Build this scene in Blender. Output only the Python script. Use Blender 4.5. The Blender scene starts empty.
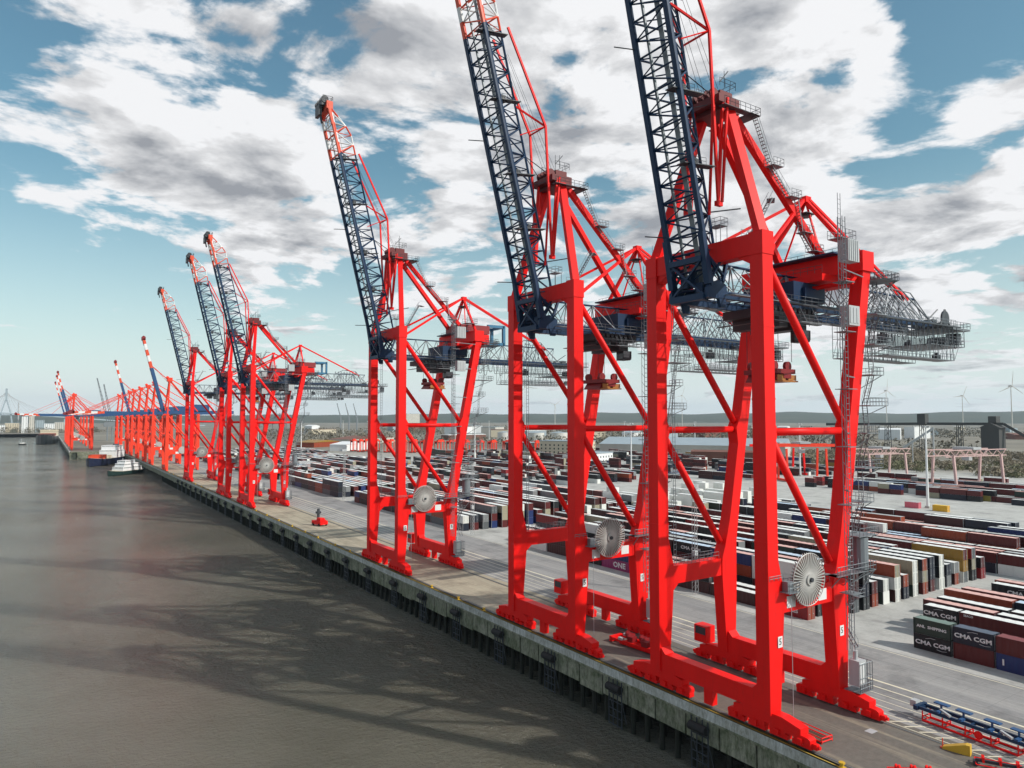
import bpy, math, random
from mathutils import Vector, Matrix
rnd = random.Random(7)
C = bpy.context.scene.collection
sc = bpy.context.scene
CAMZ = 40.0
# ------------------------------------------------------------------ materials
def node_mat(name):
    m = bpy.data.materials.new(name); m.use_nodes = True
    nt = m.node_tree; b = nt.nodes['Principled BSDF']
    return m, nt, b
def N(nt, t, **kw):
    n = nt.nodes.new(t)
    for k, v in kw.items(): setattr(n, k, v)
    return n
def ramp(nt, fac, stops):
    r = N(nt, 'ShaderNodeValToRGB'); e = r.color_ramp.elements
    while len(e) < len(stops): e.new(0.5)
    for i, (p, c) in enumerate(stops):
        e[i].position = p; e[i].color = (c[0], c[1], c[2], 1)
    nt.links.new(fac, r.inputs[0]); return r.outputs[0]
def noise(nt, scale, detail=5, rough=.6, vec=None, dims='3D'):
    n = N(nt, 'ShaderNodeTexNoise'); n.inputs['Scale'].default_value = scale
    n.inputs['Detail'].default_value = detail; n.inputs['Roughness'].default_value = rough
    if vec: nt.links.new(vec, n.inputs['Vector'])
    return n.outputs['Fac']
def objco(nt, scale=(1,1,1), kind='Object'):
    t = N(nt, 'ShaderNodeTexCoord'); mp = N(nt, 'ShaderNodeMapping')
    mp.inputs['Scale'].default_value = scale
    nt.links.new(t.outputs[kind], mp.inputs[0]); return mp.outputs[0]
def mixc(nt, fac, a, b, mode='MIX'):
    m = N(nt, 'ShaderNodeMix', data_type='RGBA', blend_type=mode)
    if isinstance(fac, (int, float)): m.inputs[0].default_value = fac
    else: nt.links.new(fac, m.inputs[0])
    for s, v in ((m.inputs[6], a), (m.inputs[7], b)):
        if isinstance(v, tuple): s.default_value = (*v, 1)
        else: nt.links.new(v, s)
    return m.outputs[2]
def paint(name, col, rough=.45, dirt=.25, dcol=(.12,.09,.07), scale=.5, metal=0, var=(.82,1.15), spec=.5):
    """painted steel: slow tone drift plus streaky dirt"""
    m, nt, b = node_mat(name)
    v = objco(nt, (scale, scale, scale*.25)); v2 = objco(nt, (scale*4, scale*4, scale*.8))
    f = noise(nt, 1.0, 6, .65, v); g = noise(nt, 1.0, 5, .7, v2)
    base = mixc(nt, f, tuple(c*var[0] for c in col), tuple(min(1, c*var[1]) for c in col))
    dm = N(nt, 'ShaderNodeMapRange'); dm.inputs[1].default_value = .55; dm.inputs[2].default_value = .8
    dm.inputs[4].default_value = dirt; nt.links.new(g, dm.inputs[0])
    c = mixc(nt, dm.outputs[0], base, dcol)
    nt.links.new(c, b.inputs['Base Color'])
    b.inputs['Roughness'].default_value = rough; b.inputs['Metallic'].default_value = metal
    b.inputs['Specular IOR Level'].default_value = spec
    return m
def lin(r, g, b): # sRGB 0-255 -> linear
    return tuple(((c/255)/12.92 if c/255 <= .04045 else ((c/255+.055)/1.055)**2.4) for c in (r, g, b))
M = {}
M['red'] = paint('crane_red', (.90,.0075,.006), .48, .34, (.42,.014,.012), .35, var=(.74,1.1), spec=.22)
M['darkred'] = paint('machinery_red', (.22,.006,.009), .5, .3, (.06,.01,.01), .6)
M['headred'] = paint('mast_head_red', (.13,.004,.006), .6, .4, (.03,.01,.01), .6)
M['orange'] = paint('signal_orange', (.72,.07,.02), .5, .15)
M['white'] = paint('signal_white', (.75,.75,.75), .5, .15, (.4,.36,.32))
M['blue'] = paint('boom_blue', (.007,.030,.080), .5, .3, (.012,.014,.02), .5, spec=.3)
M['midblue'] = paint('box_girder_blue', (.015,.07,.19), .45, .2, (.02,.03,.05), .3)
M['teal'] = paint('frame_teal_blue', (.03,.15,.27), .45, .1)
M['steel'] = paint('galvanised_steel', (.20,.22,.24), .5, .3, (.08,.08,.08), 1, .3)
M['dsteel'] = paint('dark_steel', (.035,.040,.050), .5, .2, (.02,.02,.02), 1)
M['lsteel'] = paint('light_grey_panel', (.42,.43,.44), .5, .25, (.2,.19,.18), .8)
M['silver'] = paint('reel_silver', (.46,.44,.42), .5, .4, (.22,.2,.18), 1, .2)
M['cable'] = paint('cable_brown', (.17,.12,.11), .7, .2)
M['rubber'] = paint('rubber_black', (.012,.012,.013), .8, .2)
M['yellow'] = paint('yellow_paint', (.62,.38,.03), .5, .2)
M['glass'] = paint('cab_glass', (.03,.045,.05), .08, 0)
M['timber'] = paint('bare_wood', (.12,.08,.05), .8, .3)
M['text_white'] = paint('lettering_white', (.72,.72,.72), .6, .05)
M['text_dark'] = paint('lettering_dark', (.03,.03,.03), .6, .05)
# ------------------------------------------------------------------ mesh builder
class MB:
    def __init__(s): s.v = []; s.f = []; s.m = []
    def add(s, vs, fs, m=0):
        o = len(s.v); s.v += [tuple(v) for v in vs]
        for f in fs: s.f.append(tuple(i+o for i in f)); s.m.append(m)
        return s
    def box(s, x0, x1, y0, y1, z0, z1, m=0):
        return s.add([(x0,y0,z0),(x1,y0,z0),(x1,y1,z0),(x0,y1,z0),(x0,y0,z1),(x1,y0,z1),(x1,y1,z1),(x0,y1,z1)],
              [(0,3,2,1),(4,5,6,7),(0,1,5,4),(1,2,6,5),(2,3,7,6),(3,0,4,7)], m)
    def bar(s, p, q, w, h, m=0, up=(0,0,1)):
        p = Vector(p); q = Vector(q); d = (q-p)
        if d.length < 1e-6: return s
        d.normalize(); u = Vector(up)
        if abs(d.dot(u)) > .97: u = Vector((1,0,0))
        a = d.cross(u).normalized()*(w/2); b = a.cross(d).normalized()*(h/2)
        vs = [p-a-b, p+a-b, p+a+b, p-a+b, q-a-b, q+a-b, q+a+b, q-a+b]
        return s.add(vs, [(0,3,2,1),(4,5,6,7),(0,1,5,4),(1,2,6,5),(2,3,7,6),(3,0,4,7)], m)
    def tube(s, p, q, r, n=6, m=0, r2=None, caps=True):
        p = Vector(p); q = Vector(q); d = q-p
        if d.length < 1e-6: return s
        d.normalize(); u = Vector((0,0,1)) if abs(d.z) < .95 else Vector((1,0,0))
        a = d.cross(u).normalized(); b = a.cross(d)
        r2 = r if r2 is None else r2; vs = []
        for c, rr in ((p, r), (q, r2)):
            for i in range(n):
                t = 2*math.pi*i/n; vs.append(c+(a*math.cos(t)+b*math.sin(t))*rr)
        fs = [(i, (i+1) % n, n+(i+1) % n, n+i) for i in range(n)]
        if caps: fs += [tuple(range(n-1, -1, -1)), tuple(range(n, 2*n))]
        return s.add(vs, fs, m)
    def path(s, pts, r, n=5, m=0):
        for a, b in zip(pts, pts[1:]): s.tube(a, b, r, n, m, caps=False)
        return s
    def prism(s, poly, axis, a, b, m=0):
        # poly in the plane perpendicular to axis; axis 'y': (x,z); 'x': (y,z); 'z': (x,y)
        f = {'y': lambda p, t: (p[0], t, p[1]), 'x': lambda p, t: (t, p[0], p[1]), 'z': lambda p, t: (p[0], p[1], t)}[axis]
        n = len(poly)
        return s.add([f(p, a) for p in poly]+[f(p, b) for p in poly],
              [tuple(range(n-1, -1, -1)), tuple(range(n, 2*n))]+[(i, (i+1) % n, n+(i+1) % n, n+i) for i in range(n)], m)
    def sheet(s, poly, z, m=0):
        n = len(poly); return s.add([(x, y, z) for x, y in poly], [tuple(range(n))], m)
    def rail(s, pts, h=1.05, step=2.0, r=.035, m=0, mid=True):
        """hand rail along a polyline"""
        for a, b in zip(pts, pts[1:]):
            a = Vector(a); b = Vector(b); L = (b-a).length; n = max(1, int(L/step))
            for i in range(n+1):
                c = a.lerp(b, i/n); s.tube(c, c+Vector((0,0,h)), r, 4, m, caps=False)
            s.tube(a+Vector((0,0,h)), b+Vector((0,0,h)), r, 4, m, caps=False)
            if mid: s.tube(a+Vector((0,0,h*.5)), b+Vector((0,0,h*.5)), r, 4, m, caps=False)
        return s
    def disc(s, c, r, axis='y', n=24, t=.1, m=0):
        a = {'y': Vector((0,1,0)), 'x': Vector((1,0,0)), 'z': Vector((0,0,1))}[axis]*t/2
        return s.tube(Vector(c)-a, Vector(c)+a, r, n, m)
    def build(s, name, mats, parent=None, fixn=True, loc=None, smooth=False, label=None):
        me = bpy.data.meshes.new(name); me.from_pydata(s.v, [], s.f)
        if not isinstance(mats, (list, tuple)): mats = [mats]
        for m in mats: me.materials.append(m)
        me.polygons.foreach_set('material_index', s.m)
        if smooth: me.polygons.foreach_set('use_smooth', [True]*len(s.f))
        me.update()
        if fixn:
            import bmesh
            bm = bmesh.new(); bm.from_mesh(me); bmesh.ops.recalc_face_normals(bm, faces=bm.faces); bm.to_mesh(me); bm.free()
        o = bpy.data.objects.new(name, me); C.objects.link(o)
        if parent: o.parent = parent
        if loc: o.location = loc
        if label: o['label'] = label
        return o
def tag(o, label=None, cat=None, group=None, kind=None):
    for k, v in (('label', label), ('category', cat), ('group', group), ('kind', kind)):
        if v: o[k] = v
    return o
def thing(name, label, cat, loc=(0,0,0), rz=0, group=None):
    o = bpy.data.objects.new(name, None); C.objects.link(o); o.empty_display_size = .5
    o.location = loc; o.rotation_euler = (0, 0, rz)
    return tag(o, label, cat, group)
KIDS = {}
def kids(o):
    return KIDS.setdefault(o.name, [c for c in bpy.data.objects if c.parent == o])
def dup(o, loc, label, rz=None, skip=()):
    r = o.copy(); C.objects.link(r); r.location = loc; r['label'] = label
    if rz is not None: r.rotation_euler = (0, 0, rz)
    for ch in kids(o):
        if ch.name.split('.')[0] in skip: continue
        c = ch.copy(); C.objects.link(c); c.parent = r
        for g in kids(ch):
            d = g.copy(); C.objects.link(d); d.parent = c
    return r
def struct(o): o['kind'] = 'structure'; return o
def text_mesh(name, s, size, mat, parent, mtx, ext=.01, bold=.0, shear=0, xs=1):
    cu = bpy.data.curves.new(name, 'FONT'); cu.body = s; cu.size = size; cu.extrude = ext; cu.offset = bold
    cu.align_x = 'CENTER'; cu.align_y = 'CENTER'; cu.shear = shear; cu.resolution_u = 2
    t = bpy.data.objects.new(name+'_src', cu); C.objects.link(t)
    dg = bpy.context.evaluated_depsgraph_get()
    me = bpy.data.meshes.new_from_object(t.evaluated_get(dg)); me.name = name
    bpy.data.objects.remove(t); me.transform(Matrix.Diagonal((xs, 1, 1, 1)))
    me.materials.clear(); me.materials.append(mat)
    me.transform(mtx)
    o = bpy.data.objects.new(name, me); C.objects.link(o); o.parent = parent
    return o
# text standing on a wall whose outward normal is -X (reads along -Y) / -Y (reads along +X)
def on_minus_x(x, y, z): return Matrix(((0,0,-1,x),(-1,0,0,y),(0,1,0,z),(0,0,0,1)))
def on_minus_y(x, y, z): return Matrix(((1,0,0,x),(0,0,-1,y),(0,1,0,z),(0,0,0,1)))

# ------------------------------------------------------------------ ground materials
def ground_mat():
    m, nt, b = node_mat('harbour_ground')
    w = objco(nt, (1,1,1)); sx = objco(nt, (.9,.018,1)); s2 = objco(nt, (.35,.05,1))
    big = noise(nt, .012, 6, .65, w); mid = noise(nt, .11, 7, .7, w); fine = noise(nt, 1.6, 5, .7, w)
    st = noise(nt, 1.0, 6, .65, sx); st2 = noise(nt, 1.0, 5, .7, s2)
    geo = N(nt, 'ShaderNodeNewGeometry'); sep = N(nt, 'ShaderNodeSeparateXYZ'); nt.links.new(geo.outputs['Position'], sep.inputs[0])
    base = ramp(nt, mid, [(.3,(.25,.24,.225)),(.48,(.44,.43,.40)),(.75,(.56,.55,.52))])
    far = ramp(nt, big, [(.3,(.16,.135,.09)),(.5,(.24,.205,.15)),(.65,(.34,.32,.28))])
    mr = N(nt, 'ShaderNodeMapRange'); mr.inputs[1].default_value = 530; mr.inputs[2].default_value = 600; nt.links.new(sep.outputs[0], mr.inputs[0])
    c = mixc(nt, mr.outputs[0], base, far)
    far2 = ramp(nt, noise(nt, .004, 7, .7, w), [(.35,(.06,.055,.03)),(.5,(.15,.12,.075)),(.68,(.24,.21,.15))])
    mr2 = N(nt, 'ShaderNodeMapRange'); mr2.inputs[1].default_value = 650; mr2.inputs[2].default_value = 1000
    ln = N(nt, 'ShaderNodeVectorMath', operation='LENGTH'); nt.links.new(geo.outputs['Position'], ln.inputs[0])
    nt.links.new(ln.outputs['Value'], mr2.inputs[0]); c = mixc(nt, mr2.outputs[0], c, far2)
    c = mixc(nt, .22, c, ramp(nt, fine, [(.3,(.12,.12,.12)),(.7,(.5,.5,.5))]))
    sf = N(nt, 'ShaderNodeMapRange'); sf.inputs[1].default_value = .52; sf.inputs[2].default_value = .75; sf.inputs[4].default_value = .45; nt.links.new(st2, sf.inputs[0])
    c = mixc(nt, sf.outputs[0], c, (.12,.115,.11))
    nt.links.new(c, b.inputs['Base Color']); b.inputs['Roughness'].default_value = .85
    return m
def apron_mat(name, dark, light, tint, near_dark=False):
    m, nt, b = node_mat(name)
    a = objco(nt, (1.1,.02,1)); a2 = objco(nt, (.28,.012,1)); w = objco(nt, (1,1,1))
    s = noise(nt, 1, 6, .7, a); s2 = noise(nt, 1, 4, .6, a2); f = noise(nt, 1.3, 6, .75, w); g = noise(nt, .09, 6, .7, w)
    c = ramp(nt, s, [(.3, dark), (.6, light)])
    c = mixc(nt, .45, c, ramp(nt, s2, [(.35, dark), (.65, tint)]))
    c = mixc(nt, .3, c, ramp(nt, f, [(.3, dark), (.7, light)]))
    gf = N(nt, 'ShaderNodeMapRange'); gf.inputs[1].default_value = .5; gf.inputs[2].default_value = .7; gf.inputs[4].default_value = .75; nt.links.new(g, gf.inputs[0])
    c = mixc(nt, gf.outputs[0], c, tuple(x*.6 for x in dark))
    if near_dark:  # darker brown tone over the near stretch, broken up by streak noise
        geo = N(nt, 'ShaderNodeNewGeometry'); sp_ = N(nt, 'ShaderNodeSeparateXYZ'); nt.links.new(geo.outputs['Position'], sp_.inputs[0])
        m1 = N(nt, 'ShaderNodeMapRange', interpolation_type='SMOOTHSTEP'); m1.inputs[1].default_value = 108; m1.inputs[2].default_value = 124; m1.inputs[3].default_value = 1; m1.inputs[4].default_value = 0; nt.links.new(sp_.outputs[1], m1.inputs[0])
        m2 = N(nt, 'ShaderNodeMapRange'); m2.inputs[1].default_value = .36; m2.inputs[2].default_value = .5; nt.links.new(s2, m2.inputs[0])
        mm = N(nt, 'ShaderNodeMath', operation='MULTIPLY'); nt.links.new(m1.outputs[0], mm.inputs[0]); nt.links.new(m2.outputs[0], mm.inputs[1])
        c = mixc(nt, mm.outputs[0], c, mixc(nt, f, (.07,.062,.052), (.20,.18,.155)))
    # slab joints across the quay, every 7.5 m
    wv = N(nt, 'ShaderNodeTexWave', wave_type='BANDS', bands_direction='Y'); wv.inputs['Scale'].default_value = 1/7.5*math.pi/ (2*math.pi) * 2 *.5
    nt.links.new(w, wv.inputs[0])
    wf = N(nt, 'ShaderNodeMapRange'); wf.inputs[1].default_value = .0; wf.inputs[2].default_value = .004; wf.inputs[3].default_value = .22; wf.inputs[4].default_value = 0; nt.links.new(wv.outputs['Fac'], wf.inputs[0])
    c = mixc(nt, wf.outputs[0], c, tuple(x*.6 for x in dark))
    nt.links.new(c, b.inputs['Base Color']); b.inputs['Roughness'].default_value = .8
    return m
M['ground'] = ground_mat()
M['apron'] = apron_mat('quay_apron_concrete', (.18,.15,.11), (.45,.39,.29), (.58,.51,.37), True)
M['road'] = apron_mat('terminal_road_asphalt', (.155,.152,.155), (.34,.33,.325), (.42,.40,.37))
def wear_paint(name, col, under):
    m, nt, b = node_mat(name); v = objco(nt, (1,1,1)); f = noise(nt, 2.2, 6, .8, v)
    c = ramp(nt, f, [(.34, under), (.44, col)]); nt.links.new(c, b.inputs['Base Color']); b.inputs['Roughness'].default_value = .7; return m
M['line_white'] = wear_paint('worn_lane_paint', (.72,.66,.50), (.40,.37,.31))
M['line_yellow'] = wear_paint('worn_yellow_paint', (.55,.38,.07), (.3,.24,.13))
def wall_mat(name, a, b_, green):
    m, nt, b = node_mat(name)
    v = objco(nt, (1,.9,.10)); f = noise(nt, 1.1, 7, .75, v); w = noise(nt, .35, 6, .7, objco(nt)); k = noise(nt, 2.5, 5, .7, objco(nt, (1,1,.35)))
    c = ramp(nt, f, [(.3, a), (.62, b_)])
    gf = N(nt, 'ShaderNodeMapRange'); gf.inputs[1].default_value = .40; gf.inputs[2].default_value = .58; gf.inputs[4].default_value = .85; nt.links.new(w, gf.inputs[0])
    c = mixc(nt, gf.outputs[0], c, green); c = mixc(nt, .35, c, ramp(nt, k, [(.35, tuple(x*.35 for x in a)), (.6, b_)]))
    nt.links.new(c, b.inputs['Base Color']); b.inputs['Roughness'].default_value = .85; return m
M['fascia'] = wall_mat('quay_cap_concrete', (.24,.24,.22), (.62,.62,.60), (.26,.25,.20))
M['wall'] = wall_mat('quay_wall_stained', (.05,.05,.034), (.36,.35,.27), (.055,.08,.025))
M['pile'] = wall_mat('quay_pile_shade', (.006,.006,.004), (.022,.021,.015), (.008,.012,.005))  # near-black: the shade under the quay deck is put into this colour
def water_mat():
    m, nt, b = node_mat('harbour_water')
    v = objco(nt, (1,1,1)); big = noise(nt, .012, 4, .6, v)
    c = ramp(nt, big, [(.38,(.105,.096,.068)),(.62,(.165,.152,.118))])
    nt.links.new(c, b.inputs['Base Color']); 
    rg = N(nt, 'ShaderNodeMapRange'); rg.inputs[1].default_value=.35; rg.inputs[2].default_value=.65; rg.inputs[3].default_value = .07; rg.inputs[4].default_value = .14
    nt.links.new(noise(nt, .02, 5, .6, v), rg.inputs[0]); nt.links.new(rg.outputs[0], b.inputs['Roughness'])
    b.inputs['IOR'].default_value = 1.55; b.subsurface_method = 'BURLEY'; b.inputs['Subsurface Weight'].default_value = 1; b.inputs['Subsurface Radius'].default_value = (2.6,2.5,2.0); b.inputs['Subsurface Scale'].default_value = 1.0
    w1 = noise(nt, .30, 5, .65, objco(nt, (1,.55,1))); w2 = noise(nt, .9, 5, .7, objco(nt, (.8,1.3,1))); w3 = noise(nt, .05, 3, .5, v)
    a = N(nt, 'ShaderNodeMath', operation='MULTIPLY_ADD'); nt.links.new(w2, a.inputs[0]); a.inputs[1].default_value = 1.0; nt.links.new(w1, a.inputs[2])
    a2 = N(nt, 'ShaderNodeMath', operation='MULTIPLY_ADD'); nt.links.new(w3, a2.inputs[0]); a2.inputs[1].default_value = .5; nt.links.new(a.outputs[0], a2.inputs[2])
    bp = N(nt, 'ShaderNodeBump'); bp.inputs['Strength'].default_value = 1.0; bp.inputs['Distance'].default_value = 2.2
    nt.links.new(a2.outputs[0], bp.inputs['Height']); nt.links.new(bp.outputs[0], b.inputs['Normal'])
    return m
M['water'] = water_mat()
# ------------------------------------------------------------------ ground, water, quay
EX = 76.9; QX = 78.2; GA = 15.0
w = MB(); w.sheet([(-9000,-3000),(16000,-3000),(16000,16000),(-9000,16000)], -9.0)
struct(w.build('river_water', M['water'], fixn=False))
# land: main berth to y=960, the next berth juts out from y=1010
land = MB()
land.sheet([(EX,-600),(15800,-600),(15800,15800),(-8800,15800),(-8800,2350),(24,2300),(24,1012),(60,1012),(60,960),(EX,960)], 0)
struct(land.build('ground', M['ground'], fixn=False))
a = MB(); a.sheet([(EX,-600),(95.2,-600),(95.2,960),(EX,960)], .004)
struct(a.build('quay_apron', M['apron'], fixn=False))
a = MB(); a.sheet([(95.2,-600),(122.6,-600),(122.6,960),(95.2,960)], .004)
struct(a.build('terminal_road', M['road'], fixn=False))
a = MB()
for x, wd in ((96.2,.16),(98.2,.16),(100.2,.16),(102.3,.16),(104.6,.3),(107.0,.45),(121.9,.2)):
    a.sheet([(x,-100),(x+wd,-100),(x+wd,900),(x,900)], .009)
struct(a.build('lane_marking', M['line_white'], fixn=False))
a = MB()
for i in range(9):   # hatched box beside the landside rail
    y = 35.5+i*1.95; a.sheet([(94.3,y+.95),(94.3,y+1.25),(97.4,y-.85),(97.4,y-1.15)], .012)
a.sheet([(94.0,34),(94.15,34),(94.15,53),(94.0,53)], .012); 
struct(a.build('hatched_marking', M['line_white'], fixn=False))
a = MB(); a.sheet([(77.2,-100),(77.38,-100),(77.38,940),(77.2,940)], .012)
struct(a.build('edge_line', M['line_yellow'], fixn=False))
M['railgroove'] = paint('rail_groove', (.13,.115,.095), .8, .3)
for x in (QX, QX+GA):
    a = MB(); a.box(x-.4, x+.4, -100, 940, .006, .014)
    a.box(x-.06, x+.06, -100, 940, .014, .07, 1)
    tag(a.build('crane_rail', [M['railgroove'], M['steel']]), 'steel crane rail along the '+('water edge of the quay' if x == QX else 'landside of the cranes, by the road'), 'rail')
# quay wall (one thing for each berth) with cap, stained face, joints
def quay(name, x, y0, y1, label, detail=True):
    q = thing(name, label, 'quay wall', (x, 0, 0))
    b = MB(); b.box(-.0, 1.6, y0, y1, -1.35, .004)
    b.v = [(v[0], v[1], v[2]) for v in b.v]; cap = b.build('cap_beam', M['fascia'], q)
    b = MB(); n = int((y1-y0)/6)
    b.box(-.12, .0, y0, y1, -1.62, -1.33)
    yy = y0
    while yy < y1:
        b.box(.18, 1.2, yy+.15, min(yy+5.85, y1), -4.7-(.35 if rnd.random() < .2 else 0), -1.35)
        yy += 6
    b.build('wall_face', M['wall'], q)
    b = MB(); b.box(7, 8, y0, y1, -12, -1.35); b.box(1.2, 7, y0, y1, -1.7, -1.35); b.build('rear_wall', M['pile'], q)
    b = MB(); yy = y0+1.5
    while yy < min(y1, 620):
        for xx in ((.9, 4.4) if yy < 300 else (.9,)): b.tube((xx, yy, -12), (xx, yy, -1.4), .42, 7)
        yy += 3.1
    o = b.build('pile', M['pile'], q); o['kind'] = 'stuff'
    return q
q1 = quay('quay_wall', EX, -600, 960, 'weathered concrete quay wall on dark piles under the red cranes')
q2 = quay('quay_wall', 24, 1012, 2300, 'far quay wall jutting into the river beyond the moored boats')
b = MB(); b.box(24.5, 62, 1012, 1013, -12, .0); b.box(61,EX,960,961,-12,0); b.box(60,61,960,1012,-12,0); b.build('end_wall', M['wall'], q2).location = (-24, 0, 0)
# ------------------------------------------------------------------ world
def dirv(px, py):
    f = 705.; th = math.radians(33.4); p = math.atan(35/705.)
    F = Vector((math.sin(th)*math.cos(p), math.cos(th)*math.cos(p), math.sin(p)))
    R = Vector((math.cos(th), -math.sin(th), 0)); U = R.cross(F)
    return (F+R*((px-512)/f)-U*((py-384)/f)).normalized()
SUN_EL = 38; SUN_AZ = 148   # clockwise from +Y
def world():
    w = bpy.data.worlds.new('World'); sc.world = w; w.use_nodes = True; nt = w.node_tree; nt.nodes.clear()
    out = N(nt, 'ShaderNodeOutputWorld'); bg = N(nt, 'ShaderNodeBackground'); nt.links.new(bg.outputs[0], out.inputs[0])
    bg.inputs[1].default_value = .10
    sky = N(nt, 'ShaderNodeTexSky', sky_type='NISHITA'); sky.sun_disc = False
    sky.sun_elevation = math.radians(SUN_EL); sky.sun_rotation = math.radians(SUN_AZ)
    sky.air_density = 1.2; sky.dust_density = 1.5; sky.ozone_density = 1.5
    tc = N(nt, 'ShaderNodeTexCoord'); sep = N(nt, 'ShaderNodeSeparateXYZ'); nt.links.new(tc.outputs['Generated'], sep.inputs[0])
    def math_(op, a, b=None, c=None):
        n = N(nt, 'ShaderNodeMath', operation=op)
        for i, v in enumerate((a, b, c)):
            if v is None: continue
            if isinstance(v, (int, float)): n.inputs[i].default_value = v
            else: nt.links.new(v, n.inputs[i])
        return n.outputs[0]
    def layer(off, scale, detail, rough):
        # direction projected on a cloud deck
        z = math_('ADD', math_('MAXIMUM', sep.outputs[2], 0.0), .14)
        x = math_('DIVIDE', sep.outputs[0], z); y = math_('DIVIDE', sep.outputs[1], z)
        cb = N(nt, 'ShaderNodeCombineXYZ'); nt.links.new(math_('ADD', x, off[0]), cb.inputs[0]); nt.links.new(math_('ADD', y, off[1]), cb.inputs[1])
        nt.links.new(math_('MULTIPLY', sep.outputs[2], 2.2), cb.inputs[2])
        n = N(nt, 'ShaderNodeTexNoise'); n.inputs['Scale'].default_value = scale; n.inputs['Detail'].default_value = detail
        n.inputs['Roughness'].default_value = rough; n.inputs['Distortion'].default_value = .25
        nt.links.new(cb.outputs[0], n.inputs['Vector']); return n.outputs['Fac']
    blobs = CLOUDS
    bias = None
    for (px, py, rad, amt) in blobs:
        d = dirv(px, py); dt = N(nt, 'ShaderNodeVectorMath', operation='DOT_PRODUCT'); nt.links.new(tc.outputs['Generated'], dt.inputs[0])
        dt.inputs[1].default_value = d
        k = 1/(1-math.cos(math.radians(rad)))
        e = math_('MULTIPLY', math_('EXPONENT', math_('MULTIPLY', math_('SUBTRACT', dt.outputs['Value'], 1.0), k)), amt)
        bias = e if bias is None else math_('ADD', bias, e)
    n0 = layer((3.1, 1.7), 2.3, 11, .57); n1 = layer((3.1+.06, 1.7-.09), 2.3, 11, .57)
    fine = layer((8.1, 4.7), 6.0, 7, .6)
    nn = math_('MULTIPLY_ADD', math_('SUBTRACT', n0, .5), 1.9, .5)
    dens = math_('ADD', math_('ADD', nn, math_('MULTIPLY_ADD', bias, .78, -.022)), math_('MULTIPLY', math_('SUBTRACT', fine, .5), .42))
    mk = N(nt, 'ShaderNodeMapRange', interpolation_type='SMOOTHSTEP'); mk.inputs[1].default_value = .50; mk.inputs[2].default_value = .655; nt.links.new(dens, mk.inputs[0])
    med = layer((5.3, 9.1), 2.1, 7, .55); med2 = layer((5.3+.09, 9.1-.12), 2.1, 7, .55)
    th = N(nt, 'ShaderNodeMapRange'); th.inputs[1].default_value = .56; th.inputs[2].default_value = 1.0; nt.links.new(dens, th.inputs[0])
    sh = math_('MULTIPLY_ADD', math_('SUBTRACT', n1, n0), 5.0, math_('MULTIPLY', th.outputs[0], .62))
    sh = math_('MULTIPLY_ADD', math_('SUBTRACT', med2, med), 3.4, sh)
    sh = math_('MULTIPLY_ADD', math_('SUBTRACT', fine, .5), -.9, sh)
    sh = math_('MULTIPLY_ADD', math_('SUBTRACT', med, .5), .9, sh)
    cl = ramp(nt, sh, [(-.0, CLOUD_W), (.26, tuple(c*.80 for c in CLOUD_W)), (1.25, CLOUD_G)])
    tint = N(nt, 'ShaderNodeMix', data_type='RGBA', blend_type='MULTIPLY'); tint.inputs[0].default_value = 1; nt.links.new(sky.outputs[0], tint.inputs[6]); tint.inputs[7].default_value = SKYT
    # whitish air near the horizon
    hz = N(nt, 'ShaderNodeMapRange'); hz.inputs[1].default_value = 0.0; hz.inputs[2].default_value = .36; hz.inputs[3].default_value = 1; hz.inputs[4].default_value = 0; nt.links.new(sep.outputs[2], hz.inputs[0])
    hf = math_('MULTIPLY', math_('POWER', hz.outputs[0], 1.9), .92)
    skc = mixc(nt, hf, tint.outputs[2], HORIZ)
    # brightness of clouds in background units: 'strength' .10 makes 8 -> .8
    sc_ = N(nt, 'ShaderNodeVectorMath', operation='SCALE'); nt.links.new(cl, sc_.inputs[0]); sc_.inputs['Scale'].default_value = 10
    fade = N(nt, 'ShaderNodeMapRange'); fade.inputs[1].default_value = .0; fade.inputs[2].default_value = .10; fade.inputs[3].default_value = .35; nt.links.new(sep.outputs[2], fade.inputs[0])
    full = mixc(nt, math_('MULTIPLY', mk.outputs[0], fade.outputs[0]), skc, sc_.outputs[0])
    nt.links.new(full, bg.inputs[0])
CLOUD_W = (.83,.835,.85); CLOUD_G = (.30,.315,.345); SKYT = (.78,1.08,1.0,1); HORIZ = (8.6,9.3,9.5)
# bearing of cloud masses (the first an unseen one, added to fill shaded faces) and gaps: picture-independent directions, radius in degrees, amount
CLOUDS = [(-1400,300,45,.30),(150,30,13,.16),(40,120,9,.06),(230,170,11,.22),(90,190,8,.12),(330,225,8,.14),(230,250,8,.06),(470,60,10,.16),(640,130,10,.14),(560,200,9,.10),(760,60,6,.02),(600,100,4,-.08),(560,35,4,-.06),(885,62,3.2,.24),(1000,95,3.5,.2),(860,25,2,.12),(800,215,12,.20),(960,250,10,.18),(990,100,5,.08),(450,175,4,.10),
          (360,140,5.0,-.22),(335,50,3.5,-.12),(60,300,13,-.30),(200,330,12,-.22),(400,330,10,-.12),(900,130,4,-.22),(950,60,5,-.20),(70,60,4,-.08),(600,35,3,-.12),(610,300,6,-.1),(720,380,10,-.15),(500,190,3,-.1),(0,240,9,-.25),(1010,20,4,-.1)]
world()
sun = bpy.data.lights.new('sun', 'SUN'); sun.energy = 3.6; sun.angle = math.radians(.53); sun.color = (1, .95, .88)
so = bpy.data.objects.new('sun', sun); C.objects.link(so)
sd = Vector((math.sin(math.radians(SUN_AZ))*math.cos(math.radians(SUN_EL)), math.cos(math.radians(SUN_AZ))*math.cos(math.radians(SUN_EL)), math.sin(math.radians(SUN_EL))))
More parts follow.
